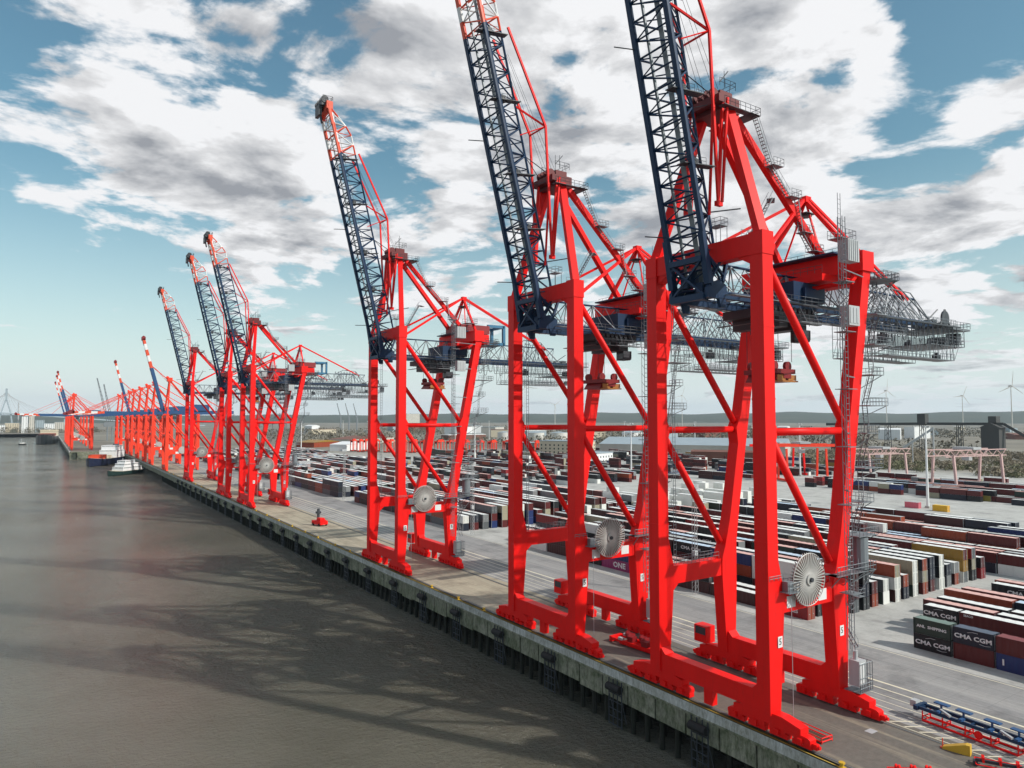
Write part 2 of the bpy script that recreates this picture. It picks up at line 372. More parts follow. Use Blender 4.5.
so.rotation_euler = sd.to_track_quat('Z', 'Y').to_euler(); so.location = (0, 0, 300)
# ------------------------------------------------------------------ camera
cam = bpy.data.cameras.new('camera'); cam.sensor_width = 36; cam.lens = 705*36/1024; cam.clip_end = 40000; cam.clip_start = .5
co = bpy.data.objects.new('camera', cam); C.objects.link(co); co.location = (0, 0, CAMZ)
co.rotation_euler = (math.radians(90)+math.atan(35/705.), 0, -math.radians(33.4)); sc.camera = co
sc.view_settings.view_transform = 'Standard'; sc.view_settings.look = 'None'; sc.view_settings.exposure = .15; sc.cycles.max_bounces = 6; sc.cycles.volume_bounces = 0; sc.cycles.transparent_max_bounces = 4; sc.view_settings.gamma = 1
# ------------------------------------------------------------------ lattice boom quay crane (local x: 0 = waterside rail, y centred)
def lattice(b, p0, p1, half, off, bays, rc, rw, chord_m=0, web_m=0, taper_end=0, stripe=None, top_r=None):
    """triangular lattice from p0 to p1 (points between the two lower chords), off = vector to the upper chord"""
    p0 = Vector(p0); p1 = Vector(p1); off = Vector(off); Y = Vector((0,1,0))
    P = lambda t: p0.lerp(p1, t)
    L = []; R_ = []; T = []
    for i in range(bays+1):
        t = i/bays; k = 1.0
        if taper_end and t > 1-taper_end: k = 1-(t-(1-taper_end))/taper_end*.75
        if taper_end and t < .05: k = .35+t/.05*.65
        L.append(P(t)-Y*half); R_.append(P(t)+Y*half); T.append(P(t)+off*k)
    for i in range(bays):
        m = chord_m; wm = web_m
        if stripe and i >= stripe[0]: m = wm = stripe[1] if ((i-stripe[0])//stripe[2]) % 2 == 0 else stripe[3]
        b.tube(L[i], L[i+1], rc, 6, m, caps=False); b.tube(R_[i], R_[i+1], rc, 6, m, caps=False)
        b.tube(T[i], T[i+1], top_r or rc*.8, 6, m, caps=False)
        for S in (L, R_):
            if i % 2: b.tube(S[i], T[i+1], rw, 5, wm, caps=False); 
            else: b.tube(T[i], S[i+1], rw, 5, wm, caps=False)
            b.tube(S[i], T[i], rw*.7, 4, wm, caps=False)
        b.tube(L[i], R_[i], rw, 4, wm, caps=False)
        b.tube(L[i] if i % 2 else R_[i], R_[i+1] if i % 2 else L[i+1], rw*.8, 4, wm, caps=False)
    return L, R_, T
WL = 9.6
def flight(b, p, q, w=.7, ax=(0,1,0)):
    p = Vector(p); q = Vector(q); a = Vector(ax)*(w/2)
    for k in (-1, 1):
        b.bar(p+a*k, q+a*k, .05, .16); b.tube(p+a*k+Vector((0,0,1)), q+a*k+Vector((0,0,1)), .03, 4, caps=False)
    n = max(2, int((q-p).length/.5))
    for i in range(n+1):
        c = p.lerp(q, i/n); b.bar(c-a, c+a, .22, .04)
        if i % 3 == 0:
            for k in (-1, 1): b.tube(c+a*k, c+a*k+Vector((0,0,1)), .025, 4, caps=False)
def stair(b, x, y, z0, z1, run=3.6, wdt=.8, side=1, rise=4.2, drift=0.0):
    """zigzag stair with landings, climbing in the y direction"""
    z = z0; s = 1; i = 0
    while z < z1-.5:
        zz = min(z+rise, z1); xx = x+drift*i; x2 = x+drift*(i+1)
        ya = y-s*run/2; yb = y+s*run/2
        flight(b, (xx, ya, z), (x2, yb, zz), .75, (1,0,0))
        b.box(x2-.8, x2+.8, min(yb, yb+s*1.0), max(yb, yb+s*1.0), zz-.06, zz)
        e = yb+s*1.0
        b.rail([(x2-.8, yb, zz), (x2-.8, e, zz), (x2+.8, e, zz), (x2+.8, yb, zz)], 1.05, 1.0, .035)
        z = zz; s = -s; i += 1
def make_crane():
    root = thing('quay_crane', 'x', 'crane')
    R = M['red']
    # waterside legs
    for s in (-1, 1):
        b = MB()
        b.prism([(-1.1,2.6),(1.0,2.6),(2.0,14.6),(2.0,17.9),(1.0,22.0),(1.0,61.6),(-1.1,61.6)], 'y', s*WL-1.0, s*WL+1.0)
        b.box(-1.2, 1.12, s*WL-1.1, s*WL+1.1, 61.6, 64.7)
        b.prism([(1.0,40.4),(1.9,38.9),(1.9,37.6),(1.0,35.6)], 'y', s*WL-.5, s*WL+.5)
        [b.box(-1.14, 1.04, s*WL-1.04, s*WL+1.04, z_, z_+.22) for z_ in (24.0, 42.5, 52.0)]
        lg = b.build('leg', R, root)
        g = MB(); 
        if s < 0:
            g.box(.5, 1.4, s*WL-1.13, s*WL-1.105, 10.8, 12.2); g.build('number_plate', M['text_white'], lg); text_mesh('number', '5', 1.15, M['text_dark'], lg, on_minus_y(.95, s*WL-1.14, 11.5), .002, .01)
    # landside legs: vertical foot, knee, long inclined shaft
    def shaft(z): return 15.4+(z-20)*(23.3-15.4)/(62-20)
    for s in (-1, 1):
        b = MB(); 
        b.prism([(GA-1.0,2.6),(GA+1.0,2.6),(GA+1.5,13.0),(16.6,20.0),(shaft(26)+1.0,26),(shaft(62)+1.0,62),(shaft(62)-.95,62),(shaft(40)-1.0,40.6),(shaft(38)-1.7,38.6),(shaft(36)-1.0,36),(shaft(24)-1.0,24),(13.9,19.6),(13.1,17.6),(13.1,14.6)], 'y', s*WL-.95, s*WL+.95)
        lg = b.build('leg', R, root)
        g = MB()
        if s < 0:
            g.box(14.3, 15.2, s*WL-1.03, s*WL-1.005, 10.0, 11.4); g.build('number_plate', M['text_white'], lg); text_mesh('number', '5', 1.15, M['text_dark'], lg, on_minus_y(14.75, s*WL-1.04, 10.7), .002, .01)
    # horizontals
    b = MB(); b.box(-1.0, 1.0, -WL+1.1, WL-1.1, 61.75, 64.55); b.prism([(-WL+1.2,61.75),(-WL+1.2,60.6),(-WL+3.2,61.75)], 'x', -.8, .8); b.prism([(WL-1.2,61.75),(WL-1.2,60.6),(WL-3.2,61.75)], 'x', -.8, .8)
    b.build('cross_beam', R, root)
    for s in (-1, 1):
        b = MB(); b.box(1.95, 13.2, s*WL-.8, s*WL+.8, 14.9, 17.6)
        if s > 0: b.prism([(1.9,14.9),(3.4,14.9),(1.9,13.6)], 'y', s*WL-.7, s*WL+.7)
        o = b.build('portal_beam', R, root)
        g = MB()
        if s < 0:
            g.box(2.9, 4.7, -WL-.83, -WL-.805, 15.4, 16.9); g.build('plate', M['text_white'], o); g = MB(); g.box(9.8, 11.6, -WL-.83, -WL-.805, 15.4, 16.9); g.build('plate', M['text_white'], o)
            g = MB()
        g.rail([(2.6, s*WL-.7, 17.6), (12.6, s*WL-.7, 17.6)], 1.1, .9, .035); g.rail([(2.6, s*WL+.7, 17.6), (12.6, s*WL+.7, 17.6)], 1.1, .9, .035)
        g.build('handrail', M['steel'], o)
        b = MB(); b.tube((1.2, s*WL, 38.3), (shaft(38.3)-1.2, s*WL, 38.3), .52, 12); b.build('tie_bar', R, root, smooth=True)
        b = MB(); b.tube((1.0, s*WL, 60.6), (shaft(39.6)-1.6, s*WL, 39.6), .55, 12); b.build('brace', R, root, smooth=True)
        b = MB(); b.tube((1.2, s*WL, 37.4), (13.6, s*WL, 20.2), .55, 12); b.build('brace', R, root, smooth=True)
    # sills, bogies
    for gx in (0, GA):
        b = MB(); b.box(gx-.85, gx+.85, -WL-.9, WL+.9, 2.7, 5.2)
        b.prism([(-WL+1.1,5.2),(-WL+1.9,5.2),(-WL+1.1,6.0)], 'x', gx-.9, gx+.9); b.prism([(WL-1.1,5.2),(WL-1.9,5.2),(WL-1.1,6.0)], 'x', gx-.9, gx+.9)
        b.box(gx-.5, gx+.5, -.75, .75, .45, 2.7)
        b.build('sill_beam', R, root)
        for s in (-1, 1):
            yc = s*WL
            b = MB()
            b.prism([(yc-2.4,2.9),(yc+2.4,2.9),(yc+5.0,2.35),(yc+5.0,1.6),(yc+1.2,1.5),(yc-1.2,1.5),(yc-5.0,1.6),(yc-5.0,2.35)], 'x', gx-.8, gx+.8)
            for q in (-1, 1):
                y2 = yc+q*3.25
                b.prism([(y2-.7,1.9),(y2+.7,1.9),(y2+1.5,1.62),(y2+2.6,1.5),(y2+2.9,1.3),(y2+2.9,.85),(y2+.8,.8),(y2+.5,1.1),(y2-.5,1.1),(y2-.8,.8),(y2-2.9,.85),(y2-2.9,1.3),(y2-2.6,1.5),(y2-1.5,1.62)], 'x', gx-.6, gx+.6)
                for r in (-1, 1):
                    y3 = y2+r*1.62
                    b.prism([(y3-1.3,.22),(y3+1.3,.22),(y3+1.3,.75),(y3+.6,1.15),(y3-.6,1.15),(y3-1.3,.75)], 'x', gx-.48, gx+.48)
                    b.box(gx+.5, gx+1.05, y3-.35, y3+.35, .55, 1.35); b.box(gx-1.0, gx-.5, y3-.3, y3+.3, .6, 1.25)
            b.box(gx-.3, gx+.3, min(yc+s*5.9, yc+s*6.8), max(yc+s*5.9, yc+s*6.8), .35, 1.0)
            b.tube((gx, yc+s*6.7, .7), (gx, yc+s*7.1, .7), .22, 8)
            o = b.build('bogie', R, root)
            for q in (-1, 1):
                for r in (-1, 1):
                    for t in (-.62, .62):
                        wb = MB(); wb.disc((gx, yc+q*3.25+r*1.62+t, .42), .36, 'x', 12, .5); wb.build('wheel', M['dsteel'], o)
    # drive cabinet on the far landside bogie, boxes
    b = MB(); b.box(GA-1.2, GA+.9, WL+3.2, WL+5.8, 2.9, 5.6); b.build('drive_cabinet', M['red'], root)
    b = MB(); b.box(GA-1.24, GA-1.2, WL+3.4, WL+5.5, 4.2, 5.4); b.build('cabinet_vent', M['dsteel'], root)
    # apex tower
    b = MB()
    b.bar((0,-WL,64.6), (2.6,-2.4,84.6), 1.25, 1.35); b.build('mast_leg', R, root)
    b = MB(); b.bar((0,WL,64.6), (2.6,2.4,84.6), 1.25, 1.35); b.build('mast_leg', R, root)
    for s in (-1, 1):
        b = MB(); b.bar((4.4, s*1.5, 84.8), (22.9, s*3.8, 65.0), .95, 1.0); b.build('backstay', R, root)
    b = MB()
    b.box(.9, 4.8, -2.7, 2.7, 84.2, 86.3); b.box(1.6, 4.2, -1.9, 1.9, 86.3, 87.5); b.box(-.3, .9, -3.3, 3.3, 84.9, 86.0)
    for y in (-1.6,-.5,.6,1.7): b.disc((.6, y, 86.7), .9, 'y', 14, .25)
    b.build('mast_head', M['headred'], root)
    b = MB(); b.box(-.2, 7.6, -4.2, -3.1, 84.1, 84.2); b.box(5.4, 7.6, -4.2, 3.6, 84.1, 84.2)
    b.rail([(-.2,-4.2,84.2),(7.6,-4.2,84.2),(7.6,3.6,84.2)], 1.1, 1.0, .04); b.rail([(1.2,-2.2,87.9),(4.6,-2.2,87.9),(4.6,2.2,87.9),(1.2,2.2,87.9)], 1.2, .9, .04)
    b.tube((4.4,2.0,87.9),(4.4,2.0,92.2),.05,4); b.tube((2.4,-2.0,87.9),(2.4,-2.0,90.4),.05,4); b.bar((1.2,-2.2,88.4),(3.0,-2.2,90.4),.12,.12)
    b.build('mast_platform', M['dsteel'], root)
    # stairs down the backstay
    b = MB()
    px, py, pz = 7.0, -3.6, 84.1
    for i, (tx, tz) in enumerate(((10.4,77.6),(14.6,73.6),(17.6,68.6),(20.0,66.0))):
        flight(b, (px,py,pz), (tx,py,tz))
        b.box(tx-.2, tx+2.2, py-.8, py+.8, tz-.08, tz); b.rail([(tx-.2,py-.8,tz),(tx+2.2,py-.8,tz),(tx+2.2,py+.8,tz),(tx-.2,py+.8,tz)], 1.1, .8, .035)
        b.tube((tx+1,py+.6,tz),(4.4+(86-tz)/20*20.2*.95,-2.4,tz-.8),.06,4)
        px, pz = tx+(2.0 if i % 2 else 0), tz
    b.build('mast_stair', M['steel'], root)
    # stair and little deck on the cross beam
    b = MB(); b.box(1.2, 4.2, -5.5, 3.0, 65.0, 65.1); b.rail([(4.2,3.0,65.1),(4.2,-5.5,65.1),(1.2,-5.5,65.1)], 1.1, 1.0, .035)
    b.box(1.6,3.2,-1.6,.6,67.8,67.9); b.rail([(1.6,-1.6,67.9),(3.2,-1.6,67.9),(3.2,.6,67.9),(1.6,.6,67.9),(1.6,-1.6,67.9)],1.1,.8,.04)
    for x,y in ((1.7,-1.5),(3.1,-1.5),(3.1,.5),(1.7,.5)): b.tube((x,y,65),(x,y,67.9),.06,4)
    flight(b, (3.6,-4.8,65.1), (6.6,-6.4,71.2))
    b.bar((6.6,-6.4,71.2),(8.4,-5.0,71.2),1.1,.1); b.build('beam_deck', M['steel'], root)
    # landside girder beam with machinery
    b = MB(); b.box(21.8, 24.8, -WL-1.25, WL+1.25, 62.0, 65.0)
    b.box(18.8, 24.8, -6.2, 6.4, 60.9, 61.98); b.box(24.82, 29.5, -6.0, 6.0, 61.2, 64.6)
    b.tube((20.5,-WL-.4,60.2),(20.5,WL-.4,60.2),.35,10); b.bar((20.5,-WL,60.2),(22.4,-WL,61.6),.5,.5); b.bar((20.5,WL-.5,60.2),(22.4,WL-.5,61.6),.5,.5)
    b.build('rear_cross_beam', M['red'], root)
    b = MB(); b.box(19.8, 21.7, -7.5, 8.5, 64.9, 65.15); b.box(15.5, 23.5, -3.6, 5.6, 58.0, 60.9); b.box(17.5,22.5,-4.2,-3.62,58.4,60.0)
    b.build('machinery_house', M['blue'], root)
    b = MB(); b.rail([(21.9,-WL,65.0),(21.9,WL,65.0)], 1.1, 1.2, .035); b.rail([(19.0,-6.1,62.2),(19.0,6.2,62.2)], 1.1, 1.2, .035)
    b.box(24.8,31,-8.6,-6.2,62.0,62.1); b.rail([(26.6,-8.6,62.1),(31,-8.6,62.1),(31,-6.2,62.1)],1.1,1,.04); b.box(24.8,29.2,-12.2,-8.8,60.9,61.0); b.rail([(24.8,-12.2,61),(29.2,-12.2,61),(29.2,-8.8,61)],1.1,1,.04)
    b.tube((29,-12,61),(23.4,-10.6,57),.08,4); b.tube((29,-9,61),(23.4,-9.6,57),.08,4)
    b.build('rear_platform', M['dsteel'], root)
    b = MB(); b.box(15.2, 17.9, -12.6, -11.1, 62.3, 65.4); 
    for i in range(5): b.box(15.4+i*.5,15.5+i*.5,-12.68,-12.6,62.4,65.3)
    b.build('electric_cabinet', M['lsteel'], root)
    b = MB(); b.box(15.4, 18.0, -12.4, -11.1, 53.2, 56.0)
    for i in range(3): b.box(15.6+i*.8,16.2+i*.8,-12.46,-12.4,53.5,55.7)
    b.build('electric_cabinet', M['lsteel'], root)
    # rear trestle and its stays
    b = MB()
    for s in (-1, 1):
        b.bar((24.2, 0, 75.6), (23.4, s*8.6, 65.0), .55, .6); b.bar((24.4,0,75.4),(23.0,s*3.6,65.0),.25,.25)
    b.box(23.6,25.0,-.6,.6,75.2,76.2); b.build('rear_mast', R, root)
    b = MB(); b.box(22.9,25.3,-1.1,1.1,73.2,73.35); b.disc((24.2,0,73.0),1.0,'z',10,.3); b.build('lamp_deck', M['dsteel'], root)
    for s in (-1, 1):
        b = MB(); b.bar((24.0,0,75.8),(1.3,s*WL,62.6),.42,.5); b.build('front_stay', R, root)
    b = MB(); b.bar((24.4,-.5,75.8),(54.5,-.4,62.0),.35,.4); b.bar((24.4,.5,75.8),(54.5,.4,62.0),.35,.4); b.build('rear_stay', R, root)
    b = MB()
    for i in range(12): b.tube((21.3,-7.4,65.2+i*.75),(22.0,-7.4,65.2+i*.75),.03,4)
    b.tube((21.3,-7.4,65.1),(21.3,-7.4,74.4),.05,4); b.tube((22,-7.4,65.1),(22,-7.4,74.4),.05,4)
    b.box(20.4,24.0,-8.6,-6.2,67.2,67.3); b.rail([(20.4,-8.6,67.3),(24,-8.6,67.3),(24,-6.2,67.3),(20.4,-6.2,67.3)],1.3,.8,.04); b.build('mast_ladder', M['steel'], root)
    # fixed girder (lattice) and its track
    b = MB(); L, R_, T = lattice(b, (-1.0,0,57.6), (57.5,0,57.6), 3.3, (0,0,4.9), 18, .22, .11, 0, 1, top_r=.2)
    for s in (-1, 1):
        b.box(-1.5, 61.5, s*3.3-.32, s*3.3+.32, 56.7, 57.45, 0)
    b.box(-1.5,61,-.15,.15,56.9,57.1,0)
    # raised end of the top chord
    b.tube((42,0,62.5),(46,0,64.6),.18,6,1); b.tube((46,0,64.6),(52.5,0,64.2),.18,6,1); b.tube((52.5,0,64.2),(57.5,3,57.8),.14,6,1); b.tube((52.5,0,64.2),(57.5,-3,57.8),.14,6,1)
    for i in range(8): b.tube((42+i*1.5,0,63.8),(42.6+i*1.5,-3.3,57.6),.1,4,1); b.tube((42+i*1.5,0,63.8),(42.6+i*1.5,3.3,57.6),.1,4,1)
    for s in (-1,1):
        b.tube((41,s*3.3,57.6),(45,s*2.2,63),.1,5,1); b.tube((45,s*2.2,63),(52,s*2.2,62.8),.1,5,1); b.tube((52,s*2.2,62.8),(57,s*3.3,57.6),.1,5,1)
    b.build('girder', [M['blue'], M['steel']], root)
    # walkway, festoon track and cables
    b = MB()
    for s in (-1, 1):
        b.box(-1, 61, s*5.2-.45, s*5.2+.45, 56.9, 57.0); b.rail([(-1, s*5.65, 57.0), (61, s*5.65, 57.0)], 1.1, 1.6, .04)
        for i in range(0, 61, 3): b.bar((i, s*3.6, 57.2), (i, s*5.6, 56.9), .15, .15)
    b.box(12, 41, -7.0, -6.6, 54.0, 54.12); b.rail([(12,-7.1,54.1),(41,-7.1,54.1)],1.0,2.0,.03)
    for i in range(14, 42, 3): b.tube((i,-6.8,54.1),(i,-5.4,56.9),.05,4)
    b.build('walkway', M['steel'], root)
    b = MB()
    for i in range(21):
        x0 = 24+i*1.75; sag = 3.0+(i % 3)*.5
        pts = [(x0+1.5*t/8, -6.0, 56.8-sag*(1-(t/4-1)**4)) for t in range(9)]
        b.path(pts, .07, 4)
    b.box(10,62,-6.1,-5.9,56.7,56.95)
    b.build('festoon_cable', M['dsteel'], root)
    # inspection cage under the backreach and the clutter at its end
    b = MB(); r2 = random.Random(3)
    b.box(43.5,66,-5.0,-2.0,51.2,51.32); b.box(43.5,66,2.0,5.0,51.2,51.32)
    for s in (-5.0,-2.0,2.0,5.0): b.rail([(43.5,s,51.3),(66,s,51.3)],1.1,1.2,.045)
    for i in range(15):
        x = 43.5+i*1.5
        for s in (-5.0, 5.0): b.tube((x,s,51.3),(x,s,57.2),.06,4); b.tube((x,s,51.3),(x+1.5,s,57.2) if i % 2 else (x+1.5,s,54.2),.04,4)
        b.tube((x,-5,54.2),(x,5,54.2),.05,4)
    b.rail([(43.5,-5,54.2),(70,-5,54.2)],1.0,1.5,.04); b.rail([(56,-5,57.0),(72.5,-5,57.0),(72.5,5,57.0)],1.1,1.2,.045)
    b.box(60,72.5,-5,-3.5,56.8,56.95); b.box(62,72.5,-5,5,56.6,56.75); b.box(58,70.5,-4.8,4.8,53.4,53.55); b.rail([(58,-4.8,53.5),(70.5,-4.8,53.5),(70.5,4.8,53.5)],1.1,1.2,.045)
    for (x,z) in ((66,53.5),(70.4,53.5),(68,53.5),(72.4,56.8)): b.tube((x,-4.8,51.2 if x<67 else z),(x,-4.8,57),.07,4)
    b.tube((66,-5,51.3),(70,-5,56.8),.06,4)
    b.v = [(v[0]-4.5, v[1], v[2]-(.5 if v[2] < 52.6 else 0)) for v in b.v]; b.build('inspection_cage', M['steel'], root)
    b = MB()
    b.box(63.5,65.0,-2.6,-.6,56.9,58.6); b.box(66.4,67.8,-2.8,2.2,56.9,58.2); b.disc((67.2,-3,59.0),1.4,'y',12,.3); b.tube((65.2,-3,57),(67.2,-3,60.6),.18,5); b.tube((69.2,-3,57),(67.2,-3,60.6),.18,5)
    b.tube((60.5,-3,58),(64.5,-3,60.4),.12,5); b.box(69.5,71.0,-4,-2,54,56.2); b.box(64.5,66.5,-4,-1,53.6,55.2)
    b.v = [(v[0]-4.5, v[1], v[2]) for v in b.v]; b.build('rope_gear', M['dsteel'], root)
    for i in range(10):
        x = r2.uniform(40,64); y = r2.uniform(-4.6,3.2); z = r2.choice((50.9,53.6,57.0)); k = r2.uniform(.5,1.1)
        b = MB(); b.box(x,x+k*1.6,y,y+k,z,z+k*1.5); b.box(x+.1,x+k*.8,y-.05,y+k*.5,z+k*1.5,z+k*1.9); b.build('motor_box', M['dsteel'], root)
    # trolley with cab under the girder
    b = MB(); b.box(9.0,19.5,-4.4,4.4,55.2,56.5); b.box(11,13,-4.2,4.2,53.6,55.2); b.box(15.2,17.6,-4.2,4.2,53.4,55.2); b.box(8.6,9.4,-5.2,5.2,54.2,54.3)
    b.rail([(8.6,-5.2,54.3),(20,-5.2,54.3),(20,5.2,54.3)],1.1,1.0,.05); b.box(8.6,20,-5.2,-4.4,54.2,54.3)
    for i in range(9): b.disc((9.6+i*1.15,-4.55,56.2),.42,'y',10,.3)
    tr = b.build('trolley', M['dsteel'], root)
    b = MB(); b.prism([(16.2,51.6),(18.0,51.6),(18.3,52.1),(18.3,53.4),(16.2,53.4)],'y',-4.4,-2.4); b.build('cab', M['dsteel'], tr)
    b = MB(); b.prism([(16.1,51.8),(18.36,51.8),(18.36,53.1),(16.1,53.1)],'y',-4.3,-2.5); b.build('cab_window', M['glass'], tr)
    for x in (12.6,15.8):
        for y in (-2.8,2.8): b = MB(); b.tube((x,y,48.6),(x,y,53.6),.05,4); b.build('hoist_rope', M['dsteel'], tr)
    # raised boom
    bo = MB(); p0 = Vector((-2.3,0,58.2)); p1 = Vector((-18.3,0,123.2)); ax = (p1-p0).normalized(); off = Vector((ax.z,0,-ax.x))*5.6
    bays = 26; L, R_, T = lattice(bo, p0, p1, 3.3, off, bays, .30, .16, 0, 0, taper_end=.10, stripe=(21,1,1,2), top_r=.22)
    bo.build('boom', [M['blue'], M['orange'], M['white']], root)
    b = MB()   # heavy trolley track along both bottom chords, dark
    for s in (-1, 1):
        b.bar(p0+Vector((-.35,s*3.3,0)), p0.lerp(p1,.8)+Vector((-.35,s*3.3,0)), .42, .75, up=(0,1,0))
        for k,(t0_,t1_) in enumerate(((.8,.845),(.845,.885),(.885,.92),(.92,.96),(.96,1.0))): b.bar(p0.lerp(p1,t0_)+Vector((-.35,s*3.3,0)), p0.lerp(p1,t1_)+Vector((-.35,s*3.3,0)), .42, .75, (1,2)[k % 2] if s > 0 else 1, up=(0,1,0))
    b.build('boom_track', [M['blue'], M['orange'], M['white']], root)
    b = MB(); A = p0+Vector((.5,-1.0,1)); Bq = p0.lerp(p1,.97)+Vector((.5,-1.0,0)); b.bar(A, Bq, .85, .10, up=(1,0,0)); b.bar(A+Vector((0,2.6,0)), Bq+Vector((0,2.6,0)), .35, .3, up=(1,0,0))
    n = 40
    for i in range(n): 
        c = A.lerp(Bq, i/n); b.tube(c+Vector((0,-.5,0)), c+Vector((1.0,-.5,.25)), .035, 4)
    b.tube(A+Vector((1.0,-.5,.25)), Bq+Vector((1.0,-.5,.25)), .04, 4); b.tube(A+Vector((.5,-.5,.12)), Bq+Vector((.5,-.5,.12)), .035, 4)
    b.build('boom_walkway', M['steel'], root)
    for t in (.25,.60,.40,.78):
        b = MB(); c = p0.lerp(p1, t); b.bar(c+Vector((-1.6,-2.6,0)), c+Vector((4.6,-2.6,.8)), 1.4, .12, up=(0,0,1)); b.rail([c+Vector((-1.6,-3.3,0)), c+Vector((2.6,-3.3,.5))], 1.0, .9, .035)
        b.box(c.x+.6, c.x+1.5, -2.8, -1.8, c.z+.1, c.z+1.3); b.build('boom_platform', M['dsteel'], root)
    for t, q in ((.12, None), (.52, None)):
        b = MB(); c = p0.lerp(p1, t); b.tube(c+Vector((-.3,3.3,0)), c+Vector((-3.4,4.4,-.1)), .09, 4); b.build('lamp_arm', M['dsteel'], root)
    b = MB(); c = p0.lerp(p1,.16)+off; b.tube(c, c+Vector((5.2,-1.5,1.2)), .1, 4); b.build('lamp_arm', M['dsteel'], root)
    b = MB(); c = p1; b.box(c.x-.8,c.x+.9,-3.6,3.6,c.z-1.6,c.z+.4,1); b.bar((c.x-.2,-3.3,c.z-1),(c.x+1.0,-3.3,c.z-5.5),.7,.7,1); b.box(c.x-1.8,c.x-.4,-2.6,2.6,c.z-.6,c.z+1.0,0)
    for y in (-2.6,-1,1,2.6): b.disc((c.x-1.0,y,c.z+1.0),1.0,'y',12,.35,0)
    b.rail([(c.x-1.8,-3.4,c.z+.6),(c.x+.9,-3.4,c.z+.6),(c.x+.9,3.4,c.z+.6)],1.1,1,.05,0); b.box(c.x-2.2,c.x-1.4,-1.6,1.6,c.z-3.0,c.z-.2,0); b.tube((c.x-1.6,-1,c.z-3),(c.x-1.2,-1,c.z-5),.3,6,0)
    b.build('boom_head', [M['dsteel'], M['orange']], root)
    b = MB()   # hinge block and the end frame of the boom
    for s in (-1, 1):
        b.prism([(-3.6,56.6),(-.4,56.6),(.5,57.4),(.3,58.6),(-1.2,59.2),(-2.6,58.8),(-3.5,58.0)], 'y', s*3.3-.28, s*3.3+.28)
        b.bar((-3.2,s*3.3,58.5),(-4.4,s*3.3,65.5),.5,.9,up=(0,1,0)); b.bar((-.2,s*3.3,59),(2.6,s*2.2,64.4),.4,.5,up=(0,1,0)); b.bar((-3.9,s*3.3,63),(.4,s*3.0,60),.3,.4,up=(0,1,0))
        b.prism([(-.8,55.4),(.2,55.4),(.2,56.6),(-1.2,56.6)], 'y', s*3.3-.25, s*3.3+.25); b.bar((-3.4,s*3.3,58),(-.2,s*3.3,62.4),.26,.3,up=(0,1,0)); b.bar((-3.0,s*3.3,62.4),(.6,s*3.0,58.2),.22,.26,up=(0,1,0))
    b.box(-3.9,-3.2,-3.0,3.0,56.4,57.3); b.box(-.8,.9,-3.1,3.1,57.2,58.6); b.box(-4.2,-3.5,-3.0,3.0,61.6,62.4)
    b.bar((-3.6,-3,57),(-3.9,3,62.0),.3,.3); b.bar((-3.6,3,57),(-3.9,-3,62.0),.3,.3); b.box(-2.8,-1.2,-2,-.8,57.6,59.0); b.box(-2.6,-1.4,.9,2.2,58.6,60.2); b.disc((-2.2,0,59.6),1.1,'y',14,.6)
    b.build('boom_hinge', M['blue'], root)
    # folded forestay: mast head -> hanging link -> kink -> boom
    for s in (-1, 1):
        b = MB(); y = s*2.55; ct = p0.lerp(p1, .80)+off*.98
        K = Vector((-1.3,y,95.0)); H = Vector((.1,y,70.4))
        b.bar(Vector((ct.x,y,ct.z)), K, .42, .34, up=(0,1,0)); b.bar(K, H, .40, .34, up=(0,1,0)); b.bar(H+Vector((0,0,.2)), (1.3,y,85.6), .40, .34, up=(0,1,0))
        b.bar(H+Vector((-.3,s*.9,-.1)), (1.3,y+s*.9,85.6), .34, .3, up=(0,1,0)); b.bar(H+Vector((-1.0,-s*.8,-1.6)), (.2,y-s*.8,85.2), .3, .3, up=(0,1,0))
        b.box(-.4,.7,y-.3,y+1.0 if s > 0 else y+.3,70.0,70.7); 
        b.build('forestay', R, root)
    b = MB(); b.tube((-1.3,-2.5,95),(-1.3,2.5,95),.16,6); b.tube((-1.3,-2.5,95),p0.lerp(p1,.52)+Vector((3.5,-2.6,0)),.10,4); b.bar(p0.lerp(p1,.60)+off, (-1.3,-2.5,95.0), .3,.3); b.build('stay_spreader', R, root)
    b = MB()
    for s in (-1.6,-.8,.8,1.6):
        b.tube((1.5,s,87.6), p0.lerp(p1,.74)+off+Vector((0,s*.5,0)), .035, 4, caps=False)
    b.tube((1.5,-2,85.5), p0.lerp(p1,.46)+off, .09, 4); b.tube((1.5,2,85.5), p0.lerp(p1,.46)+off, .09, 4); b.tube((1.5,-2,85.5), p0.lerp(p1,.38)+off, .06, 4)
    b.build('hoist_cable', M['dsteel'], root)
    # cable reel
    b = MB(); c = Vector((6.2,-WL-1.9,18.9)); 
    b.disc(c+Vector((0,.25,0)), 3.15, 'y', 40, .12, 1)
    for i in range(46):
        a = 2*math.pi*i/46; d = Vector((math.cos(a),0,math.sin(a)))
        b.bar(c+d*.7, c+d*3.4, .13, .12, 0, up=(0,1,0)); b.bar(c+d*.7+Vector((0,.5,0)), c+d*3.4+Vector((0,.5,0)), .13, .06, 0, up=(0,1,0))
    for rr in (3.4, .9):
        pts = [c+Vector((math.cos(t/40*2*math.pi),0,math.sin(t/40*2*math.pi)))*rr for t in range(41)]; b.path(pts, .07, 4, 0)
    b.disc(c+Vector((0,-.1,0)), .75, 'y', 16, .3, 0); b.disc(c+Vector((0,-.35,0)), .3, 'y', 10, .3, 2); b.box(5.2,7.2,-WL-1.4,-WL-.8,18,19.8,2)
    b.build('cable_reel', [M['silver'], M['cable'], M['dsteel']], root)
    b = MB(); b.tube((2.3,-WL-1.9,17),(2.3,-WL-1.9,1.2),.05,4); b.build('power_cable', M['lsteel'], root)
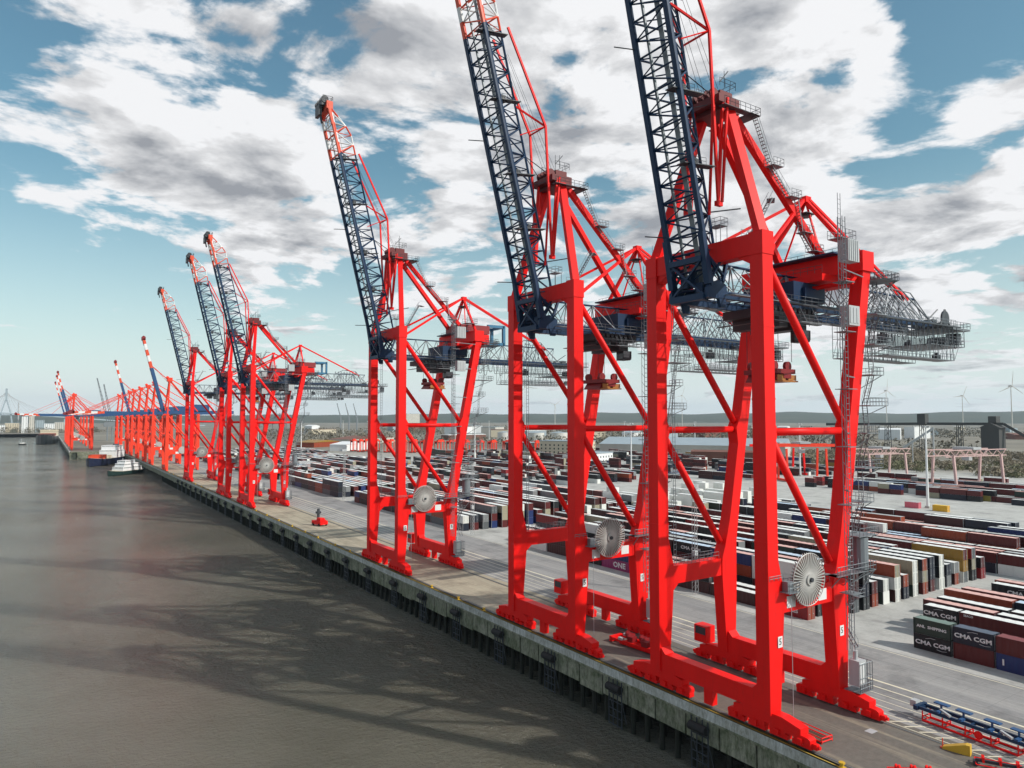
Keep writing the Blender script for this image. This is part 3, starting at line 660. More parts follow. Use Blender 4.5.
    b = MB(); b.box(1.2,3.4,-WL-2.4,-WL-1.0,17.7,17.8); b.rail([(1.2,-WL-2.4,17.8),(3.4,-WL-2.4,17.8),(3.4,-WL-1.0,17.8)],1.2,.6,.05); b.box(1.6,2.7,-WL-1.9,-WL-1.1,17.8,19.1); b.rail([(-1.4,-WL-1.4,19.4),(1.4,-WL-1.4,19.4)],.6,.8,.04)
    b.build('reel_platform', M['steel'], root)
    # knee platform, lift mast, lift, stairs on the near landside leg
    b = MB(); b.box(11.5,12.5,-WL-2.4,-WL+2.0,18.6,18.7); b.box(11.5,20.5,-WL-2.6,-WL-1.1,18.6,18.7); b.box(18.2,20.9,-WL-2.6,-WL+2.2,18.6,18.7)
    b.rail([(11.5,-WL-2.6,18.7),(20.9,-WL-2.6,18.7),(20.9,-WL+2.2,18.7),(18.2,-WL+2.2,18.7)],1.2,.7,.05)
    for x in (12.5,15.5,18.5,20.6): b.bar((x,-WL-2.5,18.6),(min(x,17),-WL-1.0,16.8),.1,.1)
    b.tube((19.2,-WL-1.2,18.7),(19.2,-WL-1.2,23.2),1.15,14); b.tube((20.7,-WL-2.5,18.6),(17,-WL-1,13.6),.08,4)
    b.build('knee_platform', M['steel'], root)
    b = MB(); x0, x1, yq = 13.9, 14.6, -12.2
    for x in (x0, x1):
        for y in (yq-.35, yq+.35): b.tube((x,y,8.5),(x,y,68.4),.06,4)
    for i in range(75):
        z = 8.5+i*.8; b.tube((x0,yq-.35,z),(x1,yq-.35,z),.045,4); 
        if i % 2: b.tube((x0,yq-.35,z),(x0,yq+.35,z+.8),.04,4)
    for z in (18,30,38,46,54,61): b.bar((x1,yq,z),(max(shaft(z)-1.0,14.9),-WL-1.0,z),.15,.15); b.box(x0-.3,x1+1.2,yq-.9,yq+1.1,z-1.9,z-1.8)
    b.build('lift_mast', M['steel'], root)
    b = MB(); b.box(14.9,16.6,-12.9,-11.4,3.6,7.0,0); b.box(15.1,16.2,-12.95,-12.9,4.0,6.7,1); b.tube((15.6,-12,7.0),(15.6,-12,8.2),.3,8,0); b.build('lift', [M['lsteel'], M['text_white']], root)
    b = MB(); b.box(14.4, 17.4, -13.3, -11.0, 2.9, 3.0); b.rail([(14.4,-13.3,3.0),(17.4,-13.3,3.0),(17.4,-11.0,3.0)],3.8,.6,.05); b.rail([(14.4,-13.3,3.0),(17.4,-13.3,3.0),(17.4,-11.0,3.0)],1.1,.5,.05); b.tube((15.4,-11.6,2.9),(14.9,-10.6,1.6),.15,6)
    b.build('lift_gate', M['steel'], root)
    b = MB(); stair(b, 17.6, -9.8, 8.0, 18.6, 2.4, rise=3.6)
    z = 18.7; x = 20.3
    zz = [18.7,23.5,28.2,33.0,38.0,42.0,46.5,51.0,55.5,60.9]
    for i in range(len(zz)-1):
        xa = shaft(zz[i])+2.6+(1.8 if i % 2 else 0); xb = shaft(zz[i+1])+2.6+(1.8 if not i % 2 else 0)
        ya = -10.2 + (.9 if i % 2 else -.9); yb = -10.2 - (.9 if i % 2 else -.9)
        flight(b, (xa,ya,zz[i]), (xb,yb,zz[i+1]))
        xs = shaft(zz[i+1])+1.2
        b.box(xs,xb+1.6,-12.0,-8.4,zz[i+1]-.1,zz[i+1]); b.rail([(xs,-12,zz[i+1]),(xb+1.6,-12,zz[i+1]),(xb+1.6,-8.4,zz[i+1])],1.1,.8,.04)
        b.tube((xb+1.4,-11.8,zz[i+1]-.1),(xs-.3,-10,zz[i+1]-2.2),.06,4)
    for i in range(60): z = 8+i*.85; 
    b.build('access_stair', M['steel'], root)
    # ladder cage along the far waterside leg
    b = MB(); b.tube((1.7,WL-1.4,18),(1.7,WL-1.4,61),.05,4); b.tube((2.2,WL-1.4,18),(2.2,WL-1.4,61),.05,4)
    for i in range(58): b.tube((1.7,WL-1.4,18+i*.74),(2.2,WL-1.4,18+i*.74),.03,4)
    b.build('ladder', M['steel'], root)
    return root
crane0 = make_crane()
CR = 'red quay cranes with raised blue lattice booms'
crane0['group'] = CR; crane0['label'] = 'nearest red quay crane, its blue lattice boom cut off by the top edge'
crane0.location = (QX, 68.4, 0)
for y, lb in ((107.7, 'second red quay crane from the camera, with dark lattice boom reaching the top edge'),
              (181.5, 'third red quay crane, standing alone mid-picture with a wide gap on both sides'),
              (343.0, 'fourth red quay crane, nearest of the cluster of three with raised lattice booms'),
              (392.0, 'fifth red quay crane, middle one of the cluster of three with raised lattice booms'),
              (503.0, 'sixth red quay crane, farthest one with a raised lattice boom')):
    dup(crane0, (QX, y, 0), lb)
# the nearest crane's boom is raised a little higher than the others'
for o in bpy.data.objects:
    if o.parent == crane0 and o.name.split('.')[0] in ('boom','boom_track','boom_walkway','boom_platform','boom_head','lamp_arm'):
        a_ = math.radians(1.7); Rm = Matrix.Rotation(a_, 3, 'Y'); pv = Vector((-2.0,0,58.0))
        o.rotation_euler = (0, a_, 0); o.location = pv-Rm @ pv
# blue steel frame behind the machinery of the farther cranes
for y in (181.5, 343.0, 392.0):
    pr = [o for o in bpy.data.objects if o.name.startswith('quay_crane') and o.type == 'EMPTY' and abs(o.location.y-y) < .1][0]
    b = MB()
    for z in (62.4, 67.6):
        b.bar((30.5,-3.4,z),(36.2,-3.4,z),.8,.8); b.bar((30.5,3.4,z),(36.2,3.4,z),.8,.8)
    for yy in (-3.4,3.4): b.bar((36.2,yy,62),(36.2,yy,68),.8,.8)
    b.bar((36.2,-3.4,67.6),(36.2,3.4,67.6),.7,.7); b.bar((36.2,-3.4,62.4),(36.2,3.4,62.4),.7,.7); b.build('service_frame', M['teal'], pr)
    b = MB(); b.box(20.8,30.5,-4.6,4.6,65.0,67.4); b.build('machine_cover', M['darkred'], pr)
# ------------------------------------------------------------------ head blocks hanging from the trolleys
M['amber_dark'] = paint('worn_amber', (.40,.16,.03), .6, .4)
def make_head():
    t = thing('head_block', 'x', 'head block')
    b = MB(); b.box(-2.2,2.2,-3.0,3.0,1.2,1.9); b.box(-.9,.9,-3.2,3.2,.5,1.2)
    for x in (-1.6,1.6):
        for y in (-2.0,2.0): b.disc((x,y,2.4),.75,'y',14,.5)
    b.prism([(-2.6,0),(2.6,0),(1.7,1.2),(-1.7,1.2)], 'y', -2.4, 2.4); b.build('frame', M['darkred'], t)
    b = MB(); b.box(-2.3,-.4,-3.12,-3.02,.2,1.0); b.box(.3,2.2,-3.12,-3.02,.2,1.0); b.box(-2.4,2.4,-3.3,-2.6,-.05,.15); b.build('guide_flap', M['amber_dark'], t)
    return t
h0 = make_head(); h0['group'] = 'head blocks hanging under the crane trolleys'
h0.location = (QX+14.2, 68.4, 45.6); h0['label'] = 'dark red head block hanging inside the nearest crane'
for y, z, l in ((107.7,45.9,'second'), (181.5,48.6,'third'), (392.0,49.0,'fifth')):
    dup(h0, (QX+14.2, y, z), 'dark red head block hanging inside the %s crane from the camera' % l)

# ------------------------------------------------------------------ containers
CW, CH = 2.44, 2.62
COL = {'dark red': (105,22,24), 'maroon': (74,20,22), 'bright red': (165,25,30), 'navy': (16,28,52), 'blue black': (14,22,30), 'blue': (24,52,118), 'rust orange': (176,72,34),
       'white': (205,205,200), 'pale grey': (150,152,154), 'grey': (105,110,114), 'dark green': (42,66,56), 'cream': (186,178,152), 'ochre': (182,138,48), 'magenta': (170,48,118), 'teal': (30,88,110)}
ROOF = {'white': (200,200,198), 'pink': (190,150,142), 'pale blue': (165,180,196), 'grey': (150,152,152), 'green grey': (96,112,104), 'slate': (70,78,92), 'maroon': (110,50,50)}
CM = {}
def cmat(c):
    if c not in CM: CM[c] = paint('container_'+c.replace(' ', '_'), tuple(v*(.62 if max(COL[c]) < 190 else 1.15) for v in lin(*COL[c])), .5, .22, (.09,.06,.05), .35)  # darker box colours lowered, shade of the long sides put into the paint
    return CM[c]
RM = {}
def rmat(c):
    if c not in RM: RM[c] = paint('container_roof_'+c.replace(' ', '_'), tuple(min(.85,v*1.35) for v in lin(*ROOF[c])), .55, .30, (.25,.18,.14), .7)  # pale, lifted roof tones: sunlit brightness put into the colour
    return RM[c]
DCOL = {}
CMESH = {}
def cmesh(kind, L, mat):
    k = (kind, L, mat.name)
    if k in CMESH: return CMESH[k]
    b = MB(); w = CW/2; l = L/2; H = CH
    if kind == 'body':
        n = int(L/.28); x = w-.04
        for s in (-1, 1):        # corrugated long walls
            pts = []
            for i in range(n+1):
                y = -l+.12+(L-.24)*i/n; d = 0 if (i//2) % 2 else .045; pts.append((s*(x-d), y))
            vs = [(p[0], p[1], .14) for p in pts]+[(p[0], p[1], H-.10) for p in pts]; m = len(pts)
            b.add(vs, [(i, i+1, m+i+1, m+i) for i in range(m-1)])
            b.box(s*w-.06 if s > 0 else s*w, s*w if s > 0 else s*w+.06, -l+.1, l-.1, .0, .16); b.box(s*w-.06 if s > 0 else s*w, s*w if s > 0 else s*w+.06, -l+.1, l-.1, H-.12, H-.01)
            for e in (-1, 1): b.box(min(s*w, s*(w-.14)), max(s*w, s*(w-.14)), e*l-.12 if e > 0 else e*l, e*l if e > 0 else e*l+.12, 0, H)
        b.box(-w+.1, w-.1, l-.09, l-.04, .1, H-.05); b.box(-w+.1, w-.1, -l+.1, l-.1, .12, .18)
    elif kind == 'roof':
        n = int(L/.42); pts = [(-l+.1+(L-.2)*i/n, H-.02-(.03 if (i//2) % 2 else 0)) for i in range(n+1)]; m = len(pts)
        b.add([(-w+.07, p[0], p[1]) for p in pts]+[(w-.07, p[0], p[1]) for p in pts], [(i, i+1, m+i+1, m+i) for i in range(m-1)])
    elif kind == 'door':
        for s in (0, 1):
            b.box(-w+.16 if s == 0 else .02, -.02 if s == 0 else w-.16, -l+.02, -l+.07, .14, H-.12)
        b.box(-w+.14, w-.14, -l, -l+.06, .0, .13); b.box(-w+.14, w-.14, -l, -l+.06, H-.12, H)
        for z in (.7, 1.3, 1.9): b.box(-w+.2, w-.2, -l-.005, -l+.03, z, z+.06)
    elif kind == 'lock_rod':
        for x in (-.85, -.45, .45, .85): b.tube((x, -l-.02, .1), (x, -l-.02, H-.08), .035, 5)
        for x in (-.65, .65): b.box(x-.22, x+.22, -l-.03, -l-.01, 1.05, 1.15)
    me = bpy.data.meshes.new(kind); me.from_pydata(b.v, [], b.f); me.materials.append(mat); me.update()
    CMESH[k] = me; return me
def kid(name, me, par):
    o = bpy.data.objects.new(name, me); C.objects.link(o); o.parent = par; return o
def container(c):
    col = c['col']; t = thing('shipping_container', c['label'], 'container', (c['x'], c['y'], c['z']), 0, 'shipping containers stacked in the terminal yard')
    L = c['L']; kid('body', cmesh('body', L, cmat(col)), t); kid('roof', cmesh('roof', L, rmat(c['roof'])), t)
    d = kid('door', cmesh('door', L, cmat(c.get('door', col))), t); kid('lock_rod', cmesh('lock_rod', L, M['lsteel']), d)
    for (s, dy, dz, size, tm, xs) in c.get('text', []):
        text_mesh('lettering', s, size, tm, t, on_minus_x(-CW/2-.012, dy, dz), .004, .032*size, 0, xs)
    if c.get('swoosh'):
        b = MB(); yc = c['swoosh']
        for (y0, z0, y1, z1) in ((1.4,2.05,.6,2.25),(.6,2.25,-.2,2.22),(-.4,.62,-1.2,.48),(-1.2,.48,-2.0,.62)): b.bar((-CW/2-.02, yc+y0, z0),(-CW/2-.02, yc+y1, z1), .03, .10, up=(1,0,0))
        b.build('logo_arc', M['text_white'], t)
    return t
WT = [('dark red',24),('maroon',16),('navy',13),('blue black',14),('white',6),('rust orange',6),('blue',5),('grey',4),('pale grey',5),('bright red',5),('dark green',3),('cream',4),('ochre',1)]
POOL = [c for c, n in WT for _ in range(n)]
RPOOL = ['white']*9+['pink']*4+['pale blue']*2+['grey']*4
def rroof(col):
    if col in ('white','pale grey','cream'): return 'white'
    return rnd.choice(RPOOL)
slots = []     # every container: dict
ORD = ['first','second','third','fourth','fifth','sixth','seventh','eighth','ninth','tenth','eleventh','twelfth','thirteenth','fourteenth','fifteenth','sixteenth','seventeenth','eighteenth','nineteenth','twentieth']
def block(name, x0, rows, y0, y1, tiers, pitch=4.05, fill=.96, jit=1.2, fixed=None, step=12.55, skip=()):
    for i in range(rows):
        if i in skip: continue
        x = x0+pitch*i; y = y0+rnd.uniform(0, jit); n = 0; lastt = rnd.choice(tiers)
        twenty = rnd.random() < .12
        while y+6.2 <= y1:
            L = 6.06 if (twenty and rnd.random() < .7) or y+12.3 > y1 else 12.19
            if rnd.random() > fill: y += 12.55; n += 1; continue
            if rnd.random() < .35: lastt = rnd.choice(tiers)
            t = lastt
            for k in range(t):
                col = rnd.choice(POOL)
                slots.append(dict(x=x, y=y+L/2, z=.004+k*(CH+.03), L=L, col=col, roof=rroof(col), row=i, n=n, tier=k, top=(k == t-1), end=(n == 0), block=name, front=(i == 0)))
            y += L+.36; n += 1
# special front containers (near right block)
TW = M['text_white']
def cma(dy=0, s=1.05, dz=1.25): return ('CMA CGM', dy, dz, s, TW, 1.25)
SP = []
def sp(x, yfar, L, tier, col, roof, label, text=(), swoosh=None, top=True, door=None):
    d = dict(x=x, y=yfar-L/2, z=.004+tier*(CH+.03), L=L, col=col, roof=roof, label=label, text=list(text), special=True, top=top)
    if swoosh is not None: d['swoosh'] = swoosh
    if door: d['door'] = door
    SP.append(d)
BX = 129.3
sp(BX,66.2,6.06,0,'blue black','grey','blue black box lettered CMA CGM under the green one at the yard corner',[cma(-.1,.98)],-.4,False)
sp(BX,66.2,6.06,1,'dark green','green grey','dark green container lettered SHIPPING on top at the corner of the near stack',[('ANL  SHIPPING',0,1.35,.66,TW,1.1)])
sp(BX,59.7,6.06,0,'dark red','maroon','dark red container with no lettering, under the slate roofed CMA CGM one',(),None,False)
sp(BX,59.7,6.06,1,'navy','slate','navy container lettered CMA CGM with slate roof, right of the green one',[cma(0,.98)],-.6)
sp(BX,53.3,12.19,0,'blue','slate','blue container on the ground at the right edge, under a dark red one',[('I',5.1,1.3,1.3,TW,1.2)],None,False)
sp(BX,53.3,12.19,1,'dark red','maroon','dark red container with maroon roof lying on the blue one at the right edge',())
for yy in (40.6, 28.0):
    sp(BX,yy,12.19,0,'maroon','grey','maroon container beyond the right edge of the near stack, bottom tier (%d m on)' % int(yy),(),None,False)
x2 = BX+10.2
for (yf, L, col, roof, lb, tx, sw) in ((69.6,6.06,'blue black','white','blue black container lettered CMA CGM heading the raised row behind the green one',[cma(.1,.98)],-.3),
      (63.3,12.19,'dark red','white','long dark red white-roofed container behind the navy CMA CGM one',[('SEACO',4.6,2.15,.5,TW,1)],None),
      (50.8,12.19,'blue black','white','blue black container lettered CMA CGM behind the maroon roofed one at the right edge',[cma(2.6,1.25)],2.2),
      (38.2,12.19,'dark red','white','dark red container last in the raised row at the right edge',(),None)):
    sp(x2,yf,L,0,'maroon','grey','hidden low box in the raised row under the '+' '.join(lb.split()[:5]),(),None,False); sp(x2,yf,L,1,col,roof,lb,tx,sw)
for r, (xx, yf) in enumerate(((x2+4.05,71.6),(x2+8.1,71.0),(x2+16.2,73.5),(x2+20.2,72.0),(x2+30,70.5),(x2+34,71.5))):
    y = yf
    for n in range(3):
        L = 12.19; pal = [['dark red','pink'],['navy','white'],['blue black','white'],['maroon','white'],['rust orange','pink'],['navy','pale blue']][(r*2+n) % 6]
        tx = [cma(0,1.1)] if pal[0] in ('blue black',) else ()
        w_ = ['second','third','fourth','fifth','sixth','seventh'][r]
        sp(xx,y,L,0,'maroon','grey','low container, %s row of near right stack, %s from its far end' % (w_, ORD[n]),(),None,False)
        sp(xx,y,L,1,pal[0],pal[1],'%s container atop %s row of near right stack, %s from its far end' % (pal[0], w_, ORD[n]),tx,-.3 if tx else None)
        y -= 12.6
# main blocks
block('nearest main block', 128.6, 2, 86.4, 196, [1,2,2,2], pitch=4.05, jit=.5)
block('nearest main block', 128.6+12.2, 15, 84.2, 200, [2,3,3], jit=1.0)
block('far side block behind the main one', 207.5, 12, 18, 196, [2,2,3], jit=6)
block('second block along the quay', 126.4, 21, 221, 332, [2,2,3], jit=1.0, fill=.98)
block('third block along the quay', 126.4, 24, 350, 455, [2,2,2,3], jit=1, fill=.98)
block('fourth block along the quay', 126.4, 26, 474, 590, [2,2,2,3], jit=1, fill=.97)
block('fifth block along the quay', 126.4, 30, 610, 730, [1,2,2], jit=2, fill=.95)
block('sixth block along the quay', 126.4, 34, 752, 900, [1,2,2], jit=4, fill=.85)
block('inland rows by the rail gantries', 378, 16, 40, 262, [1,1,2], pitch=6.5, fill=.72, jit=30)
block('scattered inland rows', 250, 12, 330, 620, [1,1,2], pitch=7.5, fill=.62, jit=20)
block('scattered inland rows', 345, 22, 290, 700, [1,1,2,3], pitch=9, fill=.55, jit=30)
# recolour a few to follow the photograph
def near(bk, row, n, tier):
    for s in slots:
        if s['block'] == bk and s['row'] == row and s['n'] == n and s['tier'] == tier and not s.get('used'): return s
A = 'nearest main block'
for s in slots:
    if s['block'] == A and s['x'] < 130 and s['end']:
        if s['tier'] == 0: s.update(col='bright red', door='rust orange', text=[('SEA',3.6,1.5,1.0,M['orange'],1),('X',.6,1.35,1.7,TW,1.2),('LINES',-2.6,1.25,1.05,TW,1)])
    if s['block'] == A and s['x'] < 130 and abs(s['y']-137) < 6.3 and s['tier'] == 0: s.update(col='magenta', text=[('ONE',-1.0,1.3,1.9,TW,1.2)])
    if s['block'] == A and s['x'] < 130 and abs(s['y']-124) < 6.3 and s['tier'] == 0: s.update(col='bright red')
    if s['block'] == A and s['end'] and s['x'] > 135:
        i = int(round((s['x']-140.8)/4.05)); k = s['tier']
        pal = {0:('blue black','maroon','maroon'),1:('blue black','navy','blue black'),2:('dark red','blue black','dark red'),3:('dark green','grey','navy'),4:('maroon','white','rust orange'),5:('navy','maroon','dark red'),6:('dark green','cream','cream'),7:('dark red','pale grey','navy'),8:('blue black','navy','navy'),9:('white','blue black','blue black'),10:('navy','navy','maroon'),11:('maroon','white','white'),12:('white','ochre','ochre')}
        if i in pal: s['col'] = pal[i][k]
        if i in (3,4,6,9): s['door'] = 'white' if i != 4 or k < 2 else 'cream'
        elif rnd.random() < .6: s['door'] = rnd.choice(['white','pale grey','cream','rust orange','dark red','grey'])
        s['roof'] = 'white' if i not in (0,4) else 'pink'
for i_, (yy, cc) in enumerate(((92,'ochre'),)): pass
for s in slots:
    if s['block'].startswith('far side') and s['row'] == 0 and s['top']:
        if s['y'] > 118 and s['y'] < 142: s['col'] = 'blue'
        elif s['y'] > 100 and s['y'] <= 118: s['col'] = 'pale grey'
        else: s['col'] = 'dark red'
    if s['block'] == A and s['top'] and s['col'] in ('blue black','navy') and rnd.random() < .3: s.setdefault('text', [cma(0,1.15)])
# white reefers and tanks beyond the main block
for i in range(15):
    x = 208+i*5.4; y = 204+rnd.uniform(0,2)
    while y < 262:
        L = 6.06 if rnd.random() < .4 else 12.19
        if rnd.random() < .82 and y+L < 264:
            for k in range(rnd.choice([1,2,2,3])):
                slots.append(dict(x=x, y=y+L/2, z=.004+k*(CH+.03), L=L, col='white', roof='white', row=i, n=int((y-204)//6), tier=k, top=True, end=y < 208, block='white reefer block', front=False))
        y += L+.5
# odd boxes on the open concrete
def odd(x, y, L, col, label, rz=0, z=0.004):
    d = dict(x=x, y=y, z=z, L=L, col=col, roof='white' if col in ('white',) else ('pink' if 'red' in col else 'grey'), label=label, special=True, top=True); SP.append(d); return d
COL['lime yellow'] = (176,160,70); COL['pink'] = (205,90,105); COL['amber'] = (215,160,30)
ROOF['lime'] = (196,184,110); ROOF['amber'] = (220,175,60)
for k, (x, y) in enumerate(((400.5,213),(394,203),(386,184),(385,176.5),(384.4,169.5),(383.6,162.4))):
    d = odd(x, y, 6.06, 'lime yellow', 'low lime yellow box on the pale concrete, %s from the left in its line' % ORD[k]); d['roof'] = 'lime'
d = odd(325.5, 155, 6.06, 'amber', 'amber yellow box standing right of the white mast foot'); d['roof'] = 'amber'
d = odd(327.5, 168, 6.06, 'pink', 'small pink red box standing left of the white mast foot')
odd(268, 218, 6.06, 'white', 'single white box on the open concrete behind the tall stacks')
for k, (x, y, col) in enumerate(((401,240,'white'),(401,227,'white'),(400,214,'maroon'),(399.4,201.5,'dark red'),(399,189,'dark red'),(399,176,'maroon'),(407,172,'maroon'),(414,163,'blue'),(414,150,'rust orange'),(420,232,'navy'),(424,215,'rust orange'),(426,206,'cream'),(430,180,'navy'),(440,168,'dark red'))):
    odd(x, y, 12.19, col, '%s container in the line beyond open concrete, %s from the left' % (col, ORD[k]), z=.004+(CH+.03 if False else 0))
# which ones are individuals: the 300 that show largest
def vis(s):
    d = math.hypot(s['x'], s['y'])
    if s['top']: v = 1.0
    elif s['front'] : v = .8
    elif s['end']: v = .9
    else: v = .12
    if s['y']-s['L']/2 < .55*(s['x']-EX)*0-999: v = 0
    # outside the frame on the right
    ang = math.degrees(math.atan2(s['x'], s['y']))
    if ang > 33.4+36.5: v *= .02
    return d/v*(1 if s['L'] > 7 else 1.4)
slots.sort(key=vis)
nind = 300-len(SP)
TN = ['bottom tier','second tier','third tier']
BN = {'far side block behind the main one':'block behind main one','inland rows by the rail gantries':'rows by rail gantries'}
def rn(i): return ORD[i] if i < 20 else '%dth' % (i+1)
seen = {}
for s in slots[:nind]:
    lb = '%s box, %s, %s row, %s along, %s' % (s['col'], TN[s['tier']], rn(s['row'] if s['x'] < 135 or s['block'] != A else s['row']+3), rn(s['n']), BN.get(s['block'], s['block']))
    if lb in seen: lb = lb.replace(' box,', ' steel box,')
    seen[lb] = 1; s['label'] = lb; container(s)
for s in SP: container(s)
# the rest: one mass of farther boxes
st = MB(); mats = []; mi = {}
def midx(m):
    if m.name not in mi: mi[m.name] = len(mats); mats.append(m)
    return mi[m.name]
for s in slots[nind:]:
    w = CW/2; l = s['L']/2; x, y, z = s['x'], s['y'], s['z']; H = CH
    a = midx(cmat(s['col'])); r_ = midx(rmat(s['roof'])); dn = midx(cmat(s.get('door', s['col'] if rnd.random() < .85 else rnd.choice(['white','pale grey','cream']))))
    vs = [(x-w,y-l,z),(x+w,y-l,z),(x+w,y+l,z),(x-w,y+l,z),(x-w,y-l,z+H),(x+w,y-l,z+H),(x+w,y+l,z+H),(x-w,y+l,z+H)]
    o = len(st.v); st.v += vs
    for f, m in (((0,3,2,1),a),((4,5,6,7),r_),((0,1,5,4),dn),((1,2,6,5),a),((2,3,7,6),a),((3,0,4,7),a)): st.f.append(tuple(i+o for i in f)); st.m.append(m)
    st.box(x-w-.01, x-w+.05, y-l-.01, y-l+.12, z, z+H, midx(M['lsteel'])) if math.hypot(x,y) < 330 else None
o = st.build('container_stack', mats, fixn=False)
tag(o, 'mass of farther shipping containers of all colours filling the terminal yard', 'containers', kind='stuff')
# ------------------------------------------------------------------ things on the quay
def fender_mesh():
    t = thing('quay_fender', 'x', 'fender')
    b = MB(); b.tube((-.55,-1.5,-2.6),(-.55,1.5,-2.6),.62,12); b.build('rubber_roll', M['rubber'], t)
    b = MB()
    for y in (-1.5,-.5,.5,1.5): b.tube((-.25,y,-8.6),(-.25,y,-1.4),.10,5)
    for z in (-3.6,-4.8,-6.0,-7.2,-8.4): b.tube((-.25,-1.5,z),(-.25,1.5,z),.09,5)
    b.tube((-.5,-1.4,-3),(-.1,-2.4,-7.5),.07,4); b.tube((-.5,1.4,-3),(-.2,.2,-7),.07,4); b.build('fender_frame', M['dsteel'], t)
    return t
f0 = fender_mesh(); f0['group'] = 'dark fenders hanging on the quay wall'
ys = [69+17.2*i for i in range(28)]
f0.location = (EX-.1, ys[0], 0); f0['label'] = 'dark ladder-like fender on the quay wall, nearest the camera'
for i, y in enumerate(ys[1:]):
    dup(f0, (EX-.1, y+rnd.uniform(-.6,.6), 0), 'dark ladder-like fender on the quay wall, %s counted from the camera' % (ORD[i+1] if i < 19 else '%dth' % (i+2)))
# yellow ladders / bollards on the edge
bo0 = thing('mooring_bollard', 'x', 'bollard', group='mooring bollards along the water edge')
b = MB(); b.tube((0,0,0),(0,0,.45),.22,10,0); b.tube((0,0,.45),(0,0,.6),.36,10,0); b.box(-.35,.35,-.35,.35,0,.05); b.build('bollard_post', M['yellow'], bo0)
ys = [48.5,128,139,152,206,219,236,250,266,284,302,320,430,450,470,540,560,580]
bo0.location = (EX+.5, ys[0], .008); bo0['label'] = 'yellow mooring bollard by the near foot of the nearest crane'
for i, y in enumerate(ys[1:]): dup(bo0, (EX+.5, y, .008), 'yellow mooring bollard on the quay edge, %s one counted away from the camera' % ORD[i+1])
def put(name, label, cat, loc, rz=0): return thing(name, label, cat, loc, rz)
# red twin spreader lying under the second crane
t = put('spreader', 'red container spreader parked on the ground between the first two cranes', 'spreader', (87.6, 92.4, .01), .08)
b = MB(); b.box(-1.2,1.2,-3.6,3.6,.15,.45); 
for x in (-1.2,1.2): b.box(x-.2,x+.2,-5.6,5.6,.5,.9)
for y in (-5.6,5.6): b.box(-1.4,1.4,y-.3,y+.3,.1,1.0)
b.build('frame', M['red'], t)
b = MB()
for x,y in ((-.7,-2.2),(.7,-.6),(-.5,1.2),(.6,2.6)): b.box(x-.6,x+.6,y-.6,y+.6,.9,1.8); b.disc((x,y+.7,1.6),.55,'y',10,.3)
b.build('gear', M['darkred'], t)
b = MB()
for x,y in ((-1.2,-4.5),(1.2,4.2),(-1.2,3.2)): b.box(x-.3,x+.3,y-.5,y+.5,.9,1.3)
b.build('lamp', M['lsteel'], t)
t = put('rope_tray', 'shallow tray of thin red tubes lying beside the nearest crane foot', 'tray', (81.9, 56.5, .01), -.06)
b = MB(); P_ = [(-1.0,-3.4,.25),(1.0,-3.4,.25),(1.0,3.4,.25),(-1.0,3.4,.25),(-1.0,-3.4,.25)]; b.path(P_, .09, 5); b.path([(x,y,.7) for x,y,z in P_], .07, 5)
for x,y,z in P_[:4]: b.tube((x,y,0),(x,y,.7),.06,5)
b.build('tube_frame', M['red'], t)
b = MB(); b.box(-.95,.95,-3.3,3.3,.05,.12); b.build('floor_plate', M['timber'], t)
# blue spreader on red trestles
t = put('long_spreader', 'long navy spreader frame resting on red trestles at the road', 'spreader', (98.6, 44.0, .01), math.radians(-4))
b = MB()
for x in (-.75,.75): b.box(x-.16,x+.16,-6.6,6.6,1.35,1.75)
for i in range(9): b.box(-.75,.75,-6.2+i*1.55-.12,-6.2+i*1.55+.12,1.3,1.6)
for y in (-6.6,6.6): b.box(-1.2,1.2,y-.25,y+.25,1.2,1.8)
b.build('main_frame', M['blue'], t)
for y in (-5.0,-2.0,1.4,4.2):
    b = MB(); b.prism([(y-.9,2.3),(y+.9,2.3),(y+.9,2.45),(y-.9,2.45)],'x',.5,1.3); b.box(.6,.8,y-.1,y+.1,1.7,2.3); b.box(-1.1,-.2,y-.7,y-.3,1.75,2.0); b.build('flipper', M['midblue'], t)
b = MB()
for y in (-4.2,3.0): b.bar((-.9,y-.8,1.85),(-.2,y+.8,2.0),.3,.25)
b.box(-.5,.5,6.9,7.7,1.3,2.1); b.build('hydraulic_unit', M['lsteel'], t)
b = MB()
for x in (-.9,.9): b.tube((x,-5.6,.12),(x,5.8,.12),.14,6); b.tube((x,-5.6,.95),(x,5.8,.75),.08,5)
for y in (-5.6,-2.6,.4,3.2,5.8):
    b.tube((-.9,y,.12),(-.9,y,1.3),.09,5); b.tube((.9,y,.12),(.9,y,1.3),.09,5); b.tube((-.9,y,.6),(.9,y,.6),.08,5); b.tube((-.9,y,.12),(.9,y,.12),.1,5)
b.disc((-.95,-1.2,.8),.5,'x',12,.2)
b.build('trestle', M['red'], t)
t = put('yellow_ramp', 'small yellow wedge-shaped ramp on the striped paving', 'ramp', (92.6, 43.1, .012), math.radians(12)); t.scale = (.8,.8,.8)
b = MB(); b.prism([(-1.8,0),(1.8,0),(1.8,.35),(-1.2,1.5),(-1.8,1.5)],'x',-.55,.55); b.build('ramp_body', M['yellow'], t)
b = MB(); b.tube((0,2.0,0),(0,2.0,1.4),.08,6); b.disc((0,2.0,.06),.35,'z',10,.1); b.build('marker_post', M['orange'], t).location=(0,-.1,0)
